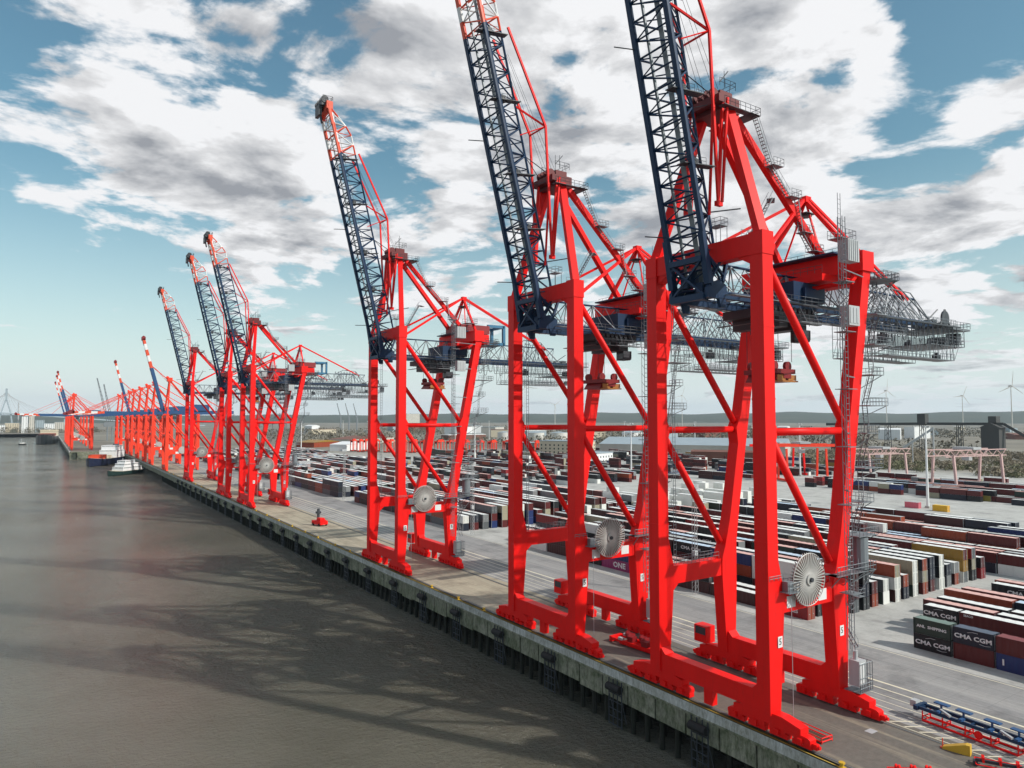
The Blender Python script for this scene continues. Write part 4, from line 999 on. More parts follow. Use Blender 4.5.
for k, (x, y, rz, lb) in enumerate(((82.0,43.0,.9,'pair of red lifting hooks on a dark beam at the bottom edge'),(92.0,38.4,.5,'red and white trestle frame beside the yellow ramp at the bottom edge'))):
    t = put('lifting_beam' if k == 0 else 'trestle_frame', lb, 'frame', (x, y, .01), rz); t.scale = (.75,.75,.75)
    b = MB(); b.bar((0,-3,.8),(0,3,.8),.3,.4); b.box(-.5,.5,-3.3,-2.7,0,.7); b.box(-.5,.5,2.7,3.3,0,.7); b.build('beam', M['dsteel'], t)
    b = MB()
    for y_ in (-2.4,-.2,2.0): b.prism([(-.9,.9),(.9,.9),(.6,1.5),(.1,1.2),(-.5,1.9),(-.9,1.6)],'y',y_-.15,y_+.15); b.tube((-.9,y_,.9),(.9,y_,.3),.1,5)
    b.path([(-1.3,-3,.6),(1.3,-3,.6),(1.3,3,.6),(-1.3,3,.6),(-1.3,-3,.6)],.09,5); b.build('hook', M['red'], t)
# small red service machine by the fourth crane
t = put('service_machine', 'small red machine with a short mast parked alone on the quay apron', 'machine', (86.8, 263.0, .01), .25)
b = MB(); b.box(-1.6,1.6,-3.0,3.0,.6,1.9); b.box(-1.3,.6,-2.4,0,1.9,3.0); b.prism([(-2.8,1.9),(2.6,1.9),(1.4,2.5),(-1.4,2.5)],'x',.2,1.2); b.build('machine_body', M['red'], t)
b = MB(); b.box(-.35,.35,.6,1.3,1.9,6.2); b.box(-.8,.8,.3,1.6,4.4,5.2); b.build('mast', M['dsteel'], t)
for x in (-1.5,1.5):
    for y in (-2.0,2.0): b = MB(); b.disc((x,y,.55),.55,'x',14,.4); b.build('wheel', M['rubber'], t)
# ground kit: covers
b = MB()
for (x,y) in ((89.4,51.9),): b.box(x-.7,x+.7,y-.5,y+.5,.006,.03)
tag(b.build('inspection_cover', M['lsteel']), 'pale square drain cover let into the apron by the landside rail', 'cover')
# ------------------------------------------------------------------ masts
def mast():
    t = thing('floodlight_mast', 'x', 'light mast', group='tall white floodlight masts standing in the yard')
    b = MB(); b.tube((0,0,0),(0,0,36.5),.62,10,0,.30); b.build('mast_tube', M['white'], t)
    b = MB(); b.box(-1.8,1.8,-.5,.5,36.2,36.9); b.box(-.5,.5,-1.8,1.8,36.3,36.8)
    for x in (-1.5,-.5,.5,1.5): b.box(x-.3,x+.3,-.9,-.5,35.9,36.6)
    b.build('lamp_head', M['lsteel'], t); b = MB(); b.box(-.9,.9,-.9,.9,0,.9); b.build('plinth', M['fascia'], t); return t
m0 = mast(); pos = [(332.2,163.8,'between the pink and the amber box'),(443,304,'right of the dark brown depot'),(365,392,'seen between the first two cranes'),(359,612,'seen right of the third crane'),(259,858,'seen left of the third crane, nearest there'),(296,1218,'farthest left of the masts'),(473,1303,'thin and far, above the red stacks'),(348,866,'seen just left of the third crane'),(499,766,'seen between the third and second cranes'),(570,1037,'behind the third crane, far away'),(706,1150,'far away near the tanks'),(620,560,'by the long grey warehouse'),(640,700,'in front of the white tanks'),(532,1264,'far away behind the woodland edge')]
m0.location = (pos[0][0], pos[0][1], 0); m0['label'] = 'white floodlight mast '+pos[0][2]
for x, y, l in pos[1:]: dup(m0, (x, y, 0), 'white floodlight mast '+l)
# thin lattice camera masts beside the apron stacks
def lat_mast(x, y, h, lb):
    t = thing('lattice_mast', lb, 'mast', (x, y, 0)); b = MB()
    for sx in (-.5,.5):
        for sy in (-.5,.5): b.tube((sx,sy,0),(sx*.6,sy*.6,h),.06,4)
    n = int(h/1.2)
    for i in range(n):
        z = i*h/n; b.tube((-.5,-.5,z),(.5,-.5,z+h/n),.035,4); b.tube((-.5,.5,z),(-.5,-.5,z+h/n),.035,4); b.tube((.5,-.5,z),(.5,.5,z+h/n),.035,4)
    b.build('lattice_shaft', M['lsteel'], t); b = MB(); b.box(-1.2,1.2,-.3,.3,h-1.2,h); b.box(-.5,.5,-.5,.5,h*.35,h*.35+1.2); b.build('camera_head', M['lsteel'], t)
lat_mast(124.6, 113.0, 25, 'grey lattice mast behind the big cable reel of the nearest crane')
lat_mast(124.6, 214.0, 25, 'grey lattice mast in the stack gap right of the third crane')
lat_mast(124.6, 341.0, 25, 'grey lattice mast in the wide aisle left of the third crane')

# ------------------------------------------------------------------ older box-boom quay cranes
M['red2'] = paint('faded_orange_red', (.86,.05,.018), .5, .2, (.5,.05,.02), .25, spec=.3)
def box_crane(x, y, raised, label, span=22, back=46):
    t = thing('box_boom_crane', label, 'crane', (x, y, 0), 0, 'older red quay cranes with solid blue booms')
    R = M['red2']
    for gx in (0, span):
        for s in (-1, 1):
            b = MB(); b.prism([(gx-1.1,1.6),(gx+1.1,1.6),(gx+1.3,14),(gx+1.0,44),(gx-1.0,44),(gx-1.3,14)],'y',s*8.5-1,s*8.5+1); b.build('leg', R, t)
            b = MB(); b.prism([(s*8.5-4.6,.3),(s*8.5+4.6,.3),(s*8.5+3.6,1.2),(s*8.5+1.6,2.2),(s*8.5-1.6,2.2),(s*8.5-3.6,1.2)],'x',gx-.7,gx+.7); b.build('bogie', R, t)
        b = MB(); b.box(gx-.9,gx+.9,-9.8,9.8,2.2,4.4); b.build('sill_beam', R, t)
        b = MB(); b.box(gx-.9,gx+.9,-7.5,7.5,40.5,43); b.build('cross_beam', R, t); b = MB(); b.bar((gx,-8,16),(gx,8,40),.8,.8); b.bar((gx,8,16),(gx,-8,40),.8,.8); b.build('cross_brace', R, t); b = MB(); b.box(gx-.8,gx+.8,-7.5,7.5,26.5,28); b.build('cross_beam', R, t)
    for s in (-1, 1):
        b = MB(); b.box(1.2,span-1.2,s*8.5-.7,s*8.5+.7,12.6,15); b.build('portal_beam', R, t)
        b = MB(); b.tube((1,s*8.5,42),(span-1,s*8.5,16),.5,8); b.build('brace', R, t)
        b = MB(); b.bar((0,s*8.5,44),(2,s*1.6,71),.9,1.0); b.build('mast_leg', R, t)
        b = MB(); b.bar((2.5,s*1.6,70),(span,s*6,46),.7,.8); b.build('backstay', R, t)
        b = MB(); b.bar((2.5,s*1.4,71.5),(span+20,s*1.2,48),.3,.35); b.build('rear_stay', R, t)
    b = MB(); b.box(.2,3.8,-2.6,2.6,69.5,72.5); b.disc((.4,0,72.6),1.1,'y',12,2.0); b.build('mast_head', R, t)
    b = MB(); b.box(-2,span+back-18,-2.6,-1.0,44.1,46.6); b.box(-2,span+back-18,1.0,2.6,44.1,46.6); b.box(-2,span+back-18,-1,1,44.1,44.5); b.build('girder', M['midblue'], t)
    b = MB(); b.box(span-4,span+9,-3.6,3.6,46.6,51.0); b.prism([(span-4,51),(span+9,51),(span+9,51.3),(span-4,51.6)],'y',-3.7,3.7); b.build('machinery_house', M['midblue'], t)
    b = MB(); b.box(4,8,-2.8,2.8,42.6,44.1); b.box(4.5,7,-4.2,-2.4,39.8,42.4); b.build('trolley', M['dsteel'], t)
    L = 58
    if raised: p0 = Vector((-2,0,46)); d = Vector((-.27,0,1)).normalized()
    else: p0 = Vector((-2,0,45.3)); d = Vector((-1,0,.01)).normalized()
    up = Vector((1,0,0)) if raised else Vector((0,0,1)); b = MB()
    cuts = [0,.60,.69,.77,.85,.93,1.0]; mm = [0,1,2,1,2,1]
    for (a, c), m in zip(zip(cuts, cuts[1:]), mm):
        for s in (-1.9, 1.9): b.bar(p0+d*L*a+Vector((0,s,0)), p0+d*L*c+Vector((0,s,0)), 1.4, 2.2-.5*a, m, up=(0,0,1) if not raised else (1,0,0))
        b.bar(p0+d*L*(a+.01)+Vector((0,-2,0)), p0+d*L*(a+.01)+Vector((0,2,0)), .6, .6, m)
    b.build('boom', [M['midblue'], M['orange'], M['white']], t)
    b = MB(); c = p0+d*L; b.box(c.x-1.3,c.x+1.3,-2.6,2.6,c.z-1,c.z+1.6); b.disc((c.x,0,c.z+1.6),.9,'y',10,3); b.build('boom_head', M['darkred'], t)
    if raised:
        b = MB(); q = p0+d*L*.62+Vector((1.2,0,0))
        for s in (-1.5,1.5): b.path([(q.x,s,q.z),(4.0,s,66+2),(2.2,s,70)],.16,5); b.path([(q.x,s,q.z),(span,s*2,47)],.07,4)
        b.build('forestay', R, t)
    else:
        b = MB()
        for s in (-1.5,1.5):
            for k in (.35,.78): b.tube((1,s,71.5), p0+d*L*k+Vector((0,0,1.2)), .18, 5)
        b.build('forestay', R, t)
    b = MB(); b.disc((span*.5,-9.5,15.8),2.8,'y',24,.5); b.build('cable_reel', M['silver'], t)
    b = MB(); b.box(span*.28,span*.4,-9.24,-9.2,13,14.6); b.box(span*.62,span*.74,-9.24,-9.2,13,14.6); b.build('plate', M['text_white'], t)
    return t
box_crane(QX, 612, True, 'nearest crane with a solid blue raised boom tipped in orange and white')
box_crane(QX, 700, False, 'red crane with solid blue boom lowered over the water, nearest lowered one')
box_crane(QX, 752, False, 'red crane with boom lowered over the white boat, second lowered one')
box_crane(QX, 815, False, 'red crane with boom lowered, between two others beyond the white boat')
box_crane(QX, 880, True, 'red crane whose slim raised boom stands alone beyond the lowered ones', back=40)
box_crane(QX, 930, False, 'red crane with boom lowered at the far end of the near berth')
box_crane(QX, 1010, False, 'red crane seen through the last ones of the near row, boom level')
box_crane(QX, 1075, False, 'small looking red crane inland of the far berth corner, boom level')
box_crane(28, 1119, True, 'tallest of three raised booms on the far berth, rightmost of them')
box_crane(28, 1225, True, 'middle one of the three raised booms on the far berth')
box_crane(28, 1440, True, 'leftmost of the three raised booms on the far berth')
box_crane(28, 1330, False, 'far berth crane with striped boom lowered, pointing left over the river')
box_crane(28, 1070, False, 'red crane at the near corner of the far berth with its boom level')
# grey lattice jib crane behind
t = thing('jib_crane', 'grey lattice jib crane rising behind the far red cranes', 'crane', (94, 1498, 0)); b = MB()
for k, (tx, tz) in enumerate(((-19,115),(-8,104))):
    for s in (-2,2):
        b.tube((k*6,s,30),(tx,s*.3,tz),.5,5); b.tube((k*6+4,s,30),(tx+1,s*.3,tz),.4,5)
    for i in range(12):
        f0_, f1_ = i/12, (i+1)/12; b.tube((k*6+(tx-k*6)*f0_,2,30+(tz-30)*f0_),(k*6+4+(tx+1-k*6-4)*f1_,-2,30+(tz-30)*f1_),.3,4)
b.build('jib', M['steel'], t); b = MB(); b.box(-6,14,-5,5,26,34); b.bar((0,-5,26),(0,-5,0),1.5,1.5); b.bar((8,5,26),(8,5,0),1.5,1.5); b.bar((8,-5,26),(8,-5,0),1.5,1.5); b.bar((0,5,26),(0,5,0),1.5,1.5); b.build('portal', M['steel'], t)
# ------------------------------------------------------------------ boats and ships
M['hull_dark'] = paint('hull_black', (.012,.016,.018), .4, .3); M['hull_green'] = paint('hull_dark_green', (.012,.035,.032), .4, .3); M['hull_navy'] = paint('hull_navy', (.012,.018,.05), .4, .2)
M['cream'] = paint('cream_paint', (.55,.48,.36), .6, .3); M['antifoul'] = paint('antifouling_red', (.16,.03,.02), .6, .3)
def boat(name, label, x, y, rz, L, B, D, hull, sup, wheel_y=0.1, houses=(), z=-9):
    t = thing(name, label, 'boat' if L < 60 else 'ship', (x, y, z), rz)
    l = L/2; w = B/2
    lv = [(-.96,.80,-.5),(-.98,.96,0.6),(-1,1,D)]
    b = MB(); prof = [(-1,-.86),(-1,.86),(-.8,1),(.45,1),(.74,.74),(.92,.34),(1,0),(.92,-.34),(.74,-.74),(.45,-1),(-.8,-1)]
    rings = []
    for (a, k, zz) in lv:
        rings.append([(p[1]*w*k*(.7 if zz < 0 else 1 if zz < 1 else 1.0), p[0]*l*(.95 if zz < 0 else .97 if zz < 1 else 1), zz+(.9*D*.35*max(0,(p[0]-.4)/.6)**2 if zz == D else 0)) for p in prof])
    o = 0; n = len(prof)
    for r_ in rings: b.v += r_
    for k in range(2):
        for i in range(n): b.f.append((k*n+i, k*n+(i+1) % n, (k+1)*n+(i+1) % n, (k+1)*n+i)); b.m.append(0)
    b.f.append(tuple(2*n+i for i in range(n))); b.m.append(1)
    b.build('hull', [hull, M['cream']], t)
    for (nm, x0, x1, y0, y1, z0, z1, m) in houses:
        b = MB(); b.box(x0*w, x1*w, y0*l, y1*l, D+z0, D+z1); o_ = b.build(nm, m, t)
        if nm in ('deckhouse', 'wheelhouse'):
            g = MB(); zc = D+z1-.9; hh = .38; yy = y0*l+.4
            while yy < y1*l-.6:
                for sx in (-1, 1): g.box(min(sx*x1*w*1.0, sx*(x1*w+.03)), max(sx*x1*w*1.0, sx*(x1*w+.03)), yy, yy+.8, zc-hh, zc+hh)
                yy += 1.4
            xx = x0*w+.4
            while xx < x1*w-.6: g.box(xx, xx+.8, y0*l-.03, y0*l, zc-hh, zc+hh); g.box(xx, xx+.8, y1*l, y1*l+.03, zc-hh, zc+hh); xx += 1.3
            g.build('window_band', M['glass'], o_)
    b = MB(); b.tube((0, wheel_y*l, D+3), (0, wheel_y*l, D+9+L*.05), .14, 5); b.tube((-1.4, wheel_y*l, D+8), (1.4, wheel_y*l, D+8), .08, 4); b.build('mast', M['white'], t)
    b = MB(); b.rail([(-w*.95,-l*.9,D),(-w*.98,l*.4,D+.1)],1.0,1.6,.05); b.rail([(w*.95,-l*.9,D),(w*.98,l*.4,D+.1)],1.0,1.6,.05); b.build('bulwark_rail', M['white'], t)
    return t
Wt = M['white']
boat('harbour_boat','white harbour boat with dark green hull, moored nearest along the quay',58.5,712,math.radians(140),42,12,3.6,M['hull_green'],Wt,.1,
  (('deckhouse',-.85,.85,-.82,.42,0,3.6,Wt),('deckhouse',-.75,.75,-.7,.3,3.6,6.4,Wt),('wheelhouse',-.62,.62,-.3,.2,6.4,9.0,Wt),('funnel',-.2,.2,-.62,-.52,6.4,9.0,M['lsteel'])))
boat('supply_ship','navy hulled ship with white bridge and orange deck gear, behind the white boat',53,880,math.radians(158),84,19,7,M['hull_navy'],Wt,-.45,
  (('deckhouse',-.9,.9,-.9,-.25,0,8,Wt),('wheelhouse',-.85,.85,-.8,-.35,8,13,Wt),('deck_gear',-.7,.7,.3,.6,0,4.6,M['orange']),('deck_gear',-.5,.6,-.2,.2,0,3.0,M['cream']),('funnel',-.3,.3,-.88,-.81,8,14,M['hull_navy'])))
boat('cargo_ship','big black hulled cargo ship with cream deckhouse, moored at the far berth',2,1690,math.radians(176),150,32,15,M['hull_dark'],Wt,-.7,
  (('deckhouse',-.95,.95,-.85,-.62,0,9,M['cream']),('wheelhouse',-1,1,-.82,-.7,9,12,M['cream']),('hatch_cover',-.8,.8,-.5,.0,0,5,CM['rust orange']),('hatch_cover',-.8,.8,.08,.5,0,4,CM['maroon'])))
boat('launch','small dark launch left of the black cargo ship, far away',-38,1640,math.radians(150),20,6,2,M['hull_dark'],Wt,.1,(('deckhouse',-.6,.6,-.5,.2,0,2.4,Wt),))
# ------------------------------------------------------------------ rail gantries
M['pinkred'] = paint('weathered_pink_red', (.56,.37,.35), .6, .3, (.6,.5,.48), .6)
def gantry(x, y, sx, h, rz, label, mat, lat=True, wid=14):
    t = thing('rail_gantry', label, 'gantry crane', (x, y, 0), rz, 'portal gantry cranes standing over the yard rows')
    for i in (-1, 1):
        for j in (-1, 1):
            b = MB(); b.bar((i*sx/2, j*wid/2, .8), (i*sx/2, j*wid/2*.8, h-3), 1.1, 1.1); b.build('leg', mat, t)
        b = MB(); b.box(i*sx/2-.8, i*sx/2+.8, -wid/2-2, wid/2+2, .3, 1.6); b.build('sill_beam', mat, t)
    for j in (-1, 1):
        b = MB(); y_ = j*wid*.36; e = sx/2+6
        if lat:
            b.bar((-e,y_,h),(e,y_,h),.5,.5); b.bar((-e,y_,h-3.4),(e,y_,h-3.4),.5,.5); n = int(2*e/4)
            for k in range(n): xa = -e+2*e*k/n; xb = -e+2*e*(k+1)/n; b.bar((xa,y_,h if k % 2 else h-3.4),(xb,y_,h-3.4 if k % 2 else h),.28,.28)
        else: b.box(-e,e,y_-.5,y_+.5,h-1.8,h)
        b.build('girder', mat, t)
    b = MB(); b.box(-4,3,-wid*.42,wid*.42,h+.1,h+1.4); b.box(-2,1,-2,2,h-6,h-3.6); b.build('trolley', M['lsteel'], t)
gantry(430, 190, 42, 23, math.radians(-8), 'pale pink rail gantry with lattice girders beyond the amber box', M['pinkred'])
gantry(409, 279, 26, 24, math.radians(-30), 'bright red gantry seen between the legs of the nearest crane', M['red2'], False)
gantry(440, 318, 30, 22, math.radians(-20), 'second red gantry just behind the bright red one', M['red'], False)
gantry(470, 262, 34, 20, math.radians(-10), 'pale gantry right behind the lift mast of the nearest crane', M['pinkred'], True)
# red straddle units parked in a row far behind (seen through the third crane)
pr = None
for k in range(32):
    x = 318+(k//2)*11; y = 815-(k//2)*12.5+(k % 2)*26+rnd.uniform(-4,4); lb = 'tall red straddle carrier in the %s parked row, %s from the left' % (('front','rear')[k % 2], ORD[k//2])
    if pr is None:
        pr = thing('straddle_carrier', lb, 'straddle carrier', (x, y, 0), 0, 'red straddle carriers parked in a long row')
        for sx in (-2.2,2.2):
            b = MB(); b.box(sx-.4,sx+.4,-5,5,.8,1.8); b.build('side_beam', M['red2'], pr)
            for yy in (-4,4): b = MB(); b.box(sx-.35,sx+.35,yy-.4,yy+.4,1.8,13); b.build('leg', M['red2'], pr)
            for yy in (-4,-1.4,1.4,4): b = MB(); b.disc((sx,yy,.75),.75,'x',10,.4); b.build('wheel', M['rubber'], pr)
        b = MB(); b.box(-2.6,2.6,-5,5,13,14.2); b.box(-1.5,1.5,-4,0,14.2,15.6); b.build('top_frame', M['red2'], pr)
        b = MB(); b.box(-1.2,1.2,5,6.6,11,13.2); b.build('cab', M['glass'], pr)
    else: dup(pr, (x, y, 0), lb)
# ------------------------------------------------------------------ buildings, tanks, conveyor
M['roofgrey'] = paint('sheet_roof_blue_grey', (.30,.36,.40), .6, .2, (.2,.22,.24), .1); M['wallpale'] = paint('pale_render', (.50,.47,.42), .8, .3, (.3,.26,.22), .1)
M['brick'] = paint('brown_brick', (.17,.07,.05), .85, .3, (.08,.05,.04), .1); M['concrete_dark'] = paint('dark_conveyor_steel', (.055,.055,.055), .7, .3)
M['tank'] = paint('tank_white', (.62,.60,.56), .6, .25, (.35,.3,.25), .1)
def building(name, label, x, y, sx, sy, h, wall, roof, rz=0, win=True, pitch=.0, cat='building', chim=False):
    t = thing(name, label, cat, (x, y, 0), rz)
    b = MB(); b.box(-sx/2,sx/2,-sy/2,sy/2,0,h); b.build('wall', wall, t)
    b = MB()
    if pitch: b.prism([(-sx/2-.5,h+.01),(sx/2+.5,h+.01),(0,h+pitch)],'y',-sy/2-.5,sy/2+.5)
    else: b.box(-sx/2-.4,sx/2+.4,-sy/2-.4,sy/2+.4,h+.01,h+.8)
    b.build('roof', roof, t)
    if win:
        nz = max(1, int(h/3.6)); nx = max(2, min(12, int(sx/5))); ny = max(2, min(12, int(sy/5)))
        for k in range(nz):
            b = MB(); z = 1.4+k*3.6
            if z+1.8 > h: break
            for i in range(nx): xx = -sx/2+sx*(i+.5)/nx; b.box(xx-.8,xx+.8,-sy/2-.04,-sy/2+.01,z,z+1.7)
            for i in range(ny): yy = -sy/2+sy*(i+.5)/ny; b.box(-sx/2-.04,-sx/2+.01,yy-.8,yy+.8,z,z+1.7)
            b.build('window_row', M['glass'], t)
    return t
building('warehouse','very long low warehouse with blue grey roof behind the white boxes',585,530,70,190,13,M['wallpale'],M['roofgrey'],math.radians(31),False,7)
building('depot_hall','dark brown depot hall seen between the far legs of the nearest crane',505,418,16,62,11,M['brick'],M['brick'],math.radians(33),False,1.5)
building('cream_hall','cream hall with flat roof right of the third crane',455,585,30,50,17,M['cream'],M['roofgrey'],math.radians(25),True)
building('grey_office','grey office block standing left of the cream hall',418,618,22,22,15,M['concrete_dark'],M['roofgrey'],math.radians(25),True)
building('white_shed','white shed with rows of doors behind the fifth crane stacks',420,500,30,22,9,Wt,M['roofgrey'],math.radians(20),True)
building('red_roof_hall','long hall with reddish roof, far away left of the third crane',430,1090,150,40,9,M['wallpale'],M['brick'],math.radians(40),False,4)
building('orange_store','heap of orange boxed goods in a low open store, far left',330,1010,60,30,7,CM['rust orange'],CM['ochre'],math.radians(35),False,3)
building('white_hall','wide white hall in front of the orange store',330,880,60,24,8,Wt,Wt,math.radians(38),False,3)
city = [(-190,2520,60,24,'cream'),(-150,2480,30,34,'wallpale'),(-112,2500,26,22,'white'),(-84,2540,34,28,'cream'),(-52,2470,14,47,'white'),(-36,2500,12,52,'wallpale'),(-16,2520,22,36,'roofgrey'),(6,2560,30,26,'white'),(34,2600,26,30,'wallpale'),(60,2640,30,22,'brick'),(100,2680,44,26,'wallpale')]
for k, (x, y, sx, h, m) in enumerate(city):
    building('waterfront_block','%s block on the far river shore, %s from the left' % ({'cream':'cream','wallpale':'beige','white':'white','roofgrey':'grey','brick':'brown'}[m], ORD[k]),x,y,sx,30,h,M[m],M['roofgrey'],0,True)
for k in range(46):
    a = math.radians(rnd.uniform(12, 70)); d = rnd.uniform(1300, 3200); x, y = d*math.sin(a), d*math.cos(a)
    if x < 520: continue
    m = rnd.choice(['wallpale','white','cream','brick','roofgrey'])
    cn = {'wallpale':'beige','white':'white','cream':'cream','brick':'brown','roofgrey':'grey'}[m]
    o_ = building('works_building','low %s works building among winter trees on the far plain' % cn,x,y,rnd.uniform(24,90),rnd.uniform(16,40),rnd.uniform(7,24),M[m],rnd.choice([M['roofgrey'],M['brick'],Wt]),rnd.uniform(-.8,.8),False,rnd.choice([0,3]))
    o_['group'] = '%s works buildings on the far plain' % cn
building('office_tower','pale office block on the skyline left of the third crane top bar',1063,2262,70,30,58,M['wallpale'],M['roofgrey'],.4,True)
for k, (x, y, r) in enumerate(((752,1060,15),(786,1036,17),(824,1004,15),(720,1120,12))):
    t = thing('storage_tank','white round storage tank, %s from the left in its group' % ORD[k],'tank',(x,y,0),0,'white storage tanks beyond the yard'); b = MB(); b.tube((0,0,0),(0,0,15),r,28); b.build('shell', M['tank'], t); b = MB(); b.tube((0,0,15.01),(0,0,17.2),r+.2,28,0,1.0); b.build('roof', M['roofgrey'], t)
# conveyor
t = thing('coal_conveyor','long dark elevated conveyor running level beyond the scrub','conveyor',(0,0,0))
b = MB(); p = [(800,512,33.5),(851,422,34.5),(882,352,34.5),(889,335,21.5),(905,300,6)]
for a, c in zip(p, p[1:]): b.bar(a, c, 4.0, 3.0)
b.build('conveyor_deck', M['concrete_dark'], t)
for (x,y,h) in ((815,486,32),(833,454,33),(851,423,42),(866,390,33)):
    b = MB()
    for s in (-2,2):
        for q_ in (-2,2): b.tube((x+s*1.4,y+q_*1.4,0),(x+s,y+q_,h),.4,5)
    for i in range(5): z = i*h/5; b.tube((x-2.5,y-2.5,z),(x+2.5,y+2.5,z+h/5),.2,4); b.tube((x-2.5,y+2.5,z),(x+2.5,y-2.5,z+h/5),.2,4)
    b.build('trestle', M['concrete_dark'], t)
b = MB(); b.box(870,886,352,370,0,30); b.prism([(350,30),(372,30),(361,36)],'x',870,886); b.box(874,884,356,364,36,43); b.build('transfer_tower', M['concrete_dark'], t)
b = MB(); b.box(847,855,418,427,34,46); b.build('drive_house', M['concrete_dark'], t)
t = thing('loading_boom','pale inclined loading boom in front of the dark conveyor tower','conveyor',(0,0,0)); b = MB(); b.bar((620,325,15),(633,306,32),1.6,1.8); b.build('boom', M['lsteel'], t); b = MB(); b.tube((633,306,0),(633,306,33),.8,6); b.tube((624,319,0),(624,319,20),.5,6); b.build('leg', M['lsteel'], t)
t = thing('slew_excavator','dark stockyard machine on the skyline left of the conveyor','machine',(806,500,0)); b = MB(); b.box(-8,8,-5,5,0,8); b.prism([(-12,8),(9,8),(6,20),(-4,28),(-6,20)],'y',-3,3); b.bar((-4,0,24),(-26,6,14),2,2); b.build('machine_body', M['concrete_dark'], t); b = MB(); b.tube((14,0,0),(14,0,44),1.0,6); b.build('mast', M['concrete_dark'], t)
# ------------------------------------------------------------------ wind turbines, derricks
def turbine(x, y, h, label, ph):
    t = thing('wind_turbine', label, 'wind turbine', (x, y, 0), math.radians(rnd.uniform(-40,-10)), 'white wind turbines on the horizon')
    b = MB(); b.tube((0,0,0),(0,0,h),1.6,12,0,.8); b.build('tower', M['tank'], t)
    b = MB(); b.box(-2,2,-3,6,h-1.8,h+2.2); b.tube((0,-3,h),(0,-5.5,h),1.6,10,0,.5); b.build('nacelle', M['tank'], t)
    for k in range(3):
        a = ph+k*2*math.pi/3; d = Vector((math.sin(a),0,math.cos(a))); c = Vector((0,-4.4,h)); s = Vector((math.cos(a),0,-math.sin(a)))
        b = MB(); R_ = h*.30; b.add([c+s*.8,c-s*.8,c+d*R_*.25-s*1.1,c+d*R_-s*.3,c+d*R_+s*.2,c+d*R_*.25+s*.9,c+Vector((0,.5,0)),c+d*R_*.25+Vector((0,.5,0))],[(0,1,2,3,4,5),(6,7,2,1),(6,0,5,7),(7,5,4,3,2)]); b.build('blade', M['tank'], t)
for x, y, h, l, ph in ((2282,1246,132,'wind turbine just right of the nearest crane, over the hills',.1),(2375,1059,112,'wind turbine right of centre over the dark conveyor',.4),(1863,726,116,'dark-looking wind turbine nearest the right edge',.1),(1920,2559,104,'wind turbine standing left of the second crane',.9),(2485,2321,150,'wind turbine seen between the two nearest cranes',.3),(1358,1979,150,'tall wind turbine with tilted blades right of the third crane',-.35)):
    turbine(x, y, h, l, ph)
for k, (x, y) in enumerate(((879,2447),(906,2437),(932,2427))):
    t = thing('shipyard_crane','slim dark dock crane leaning left on the far skyline, %s of three' % ORD[k],'crane',(x,y,0),0,'three leaning dock cranes on the skyline'); b = MB(); b.bar((0,0,0),(0,0,45),4,4); b.build('tower', M['steel'], t); b = MB(); b.bar((0,0,40),(-14,0,96),2,2); b.bar((2,0,45),(-14,0,96),1,1); b.build('jib', M['steel'], t)
# pylons
t = thing('power_pylon','lattice power pylon on the hills left of the conveyor','pylon',(2520,1560,0)); b = MB()
for s in (-1,1): b.bar((s*5,0,0),(s*.6,0,62),.9,.9); b.bar((-s*5,0,0),(s*3,0,30),.6,.6)
for z,w_ in ((44,11),(52,8)): b.bar((-w_,0,z),(w_,0,z),.8,.8)
b.build('pylon_frame', M['steel'], t)
# ------------------------------------------------------------------ cable-stayed bridge
t = thing('river_bridge','tall cable-stayed bridge crossing the river at the far left','bridge',(0,0,0))
dk = [(-900,3300,66),(-130,3300,62),(60,3320,47),(330,3380,26),(600,3460,10)]
b = MB()
for a, c in zip(dk, dk[1:]): b.bar(a, c, 16, 4.5)
b.build('deck', M['roofgrey'], t)
b = MB()
for s in (-1,1): b.bar((-130+s*24,3300+s*2,-10),(-130+s*16,3300+s*2,58),5,5); b.bar((-130+s*16,3300+s*2,58),(-130+s*2.0,3300,112),4.5,4.5)
b.bar((-130,3300,110),(-130,3300,156),6.5,6.5); b.bar((-146,3300,55),(-114,3300,55),4,4); b.build('pylon', M['roofgrey'], t)
b = MB()
for i in range(1,9):
    for s in (-1,1): b.tube((-130,3300,154-i*3),(-130+s*i*20,3300+ (3 if s>0 else 0),62-(i*1.5 if s>0 else 0)),.35,4)
b.build('stay_cable', M['lsteel'], t)
b = MB()
for x, y, z in ((60,3320,46),(150,3340,40),(240,3360,33),(-300,3300,62)): b.bar((x,y,-10),(x,y,z),5,5)
b.build('pier', M['roofgrey'], t)
t = thing('chimney','thin grey chimney right of the bridge pylon','chimney',(-92,3340,0)); b = MB(); b.tube((0,0,0),(0,0,104),3,10,0,1.8); b.build('stack', M['lsteel'], t)
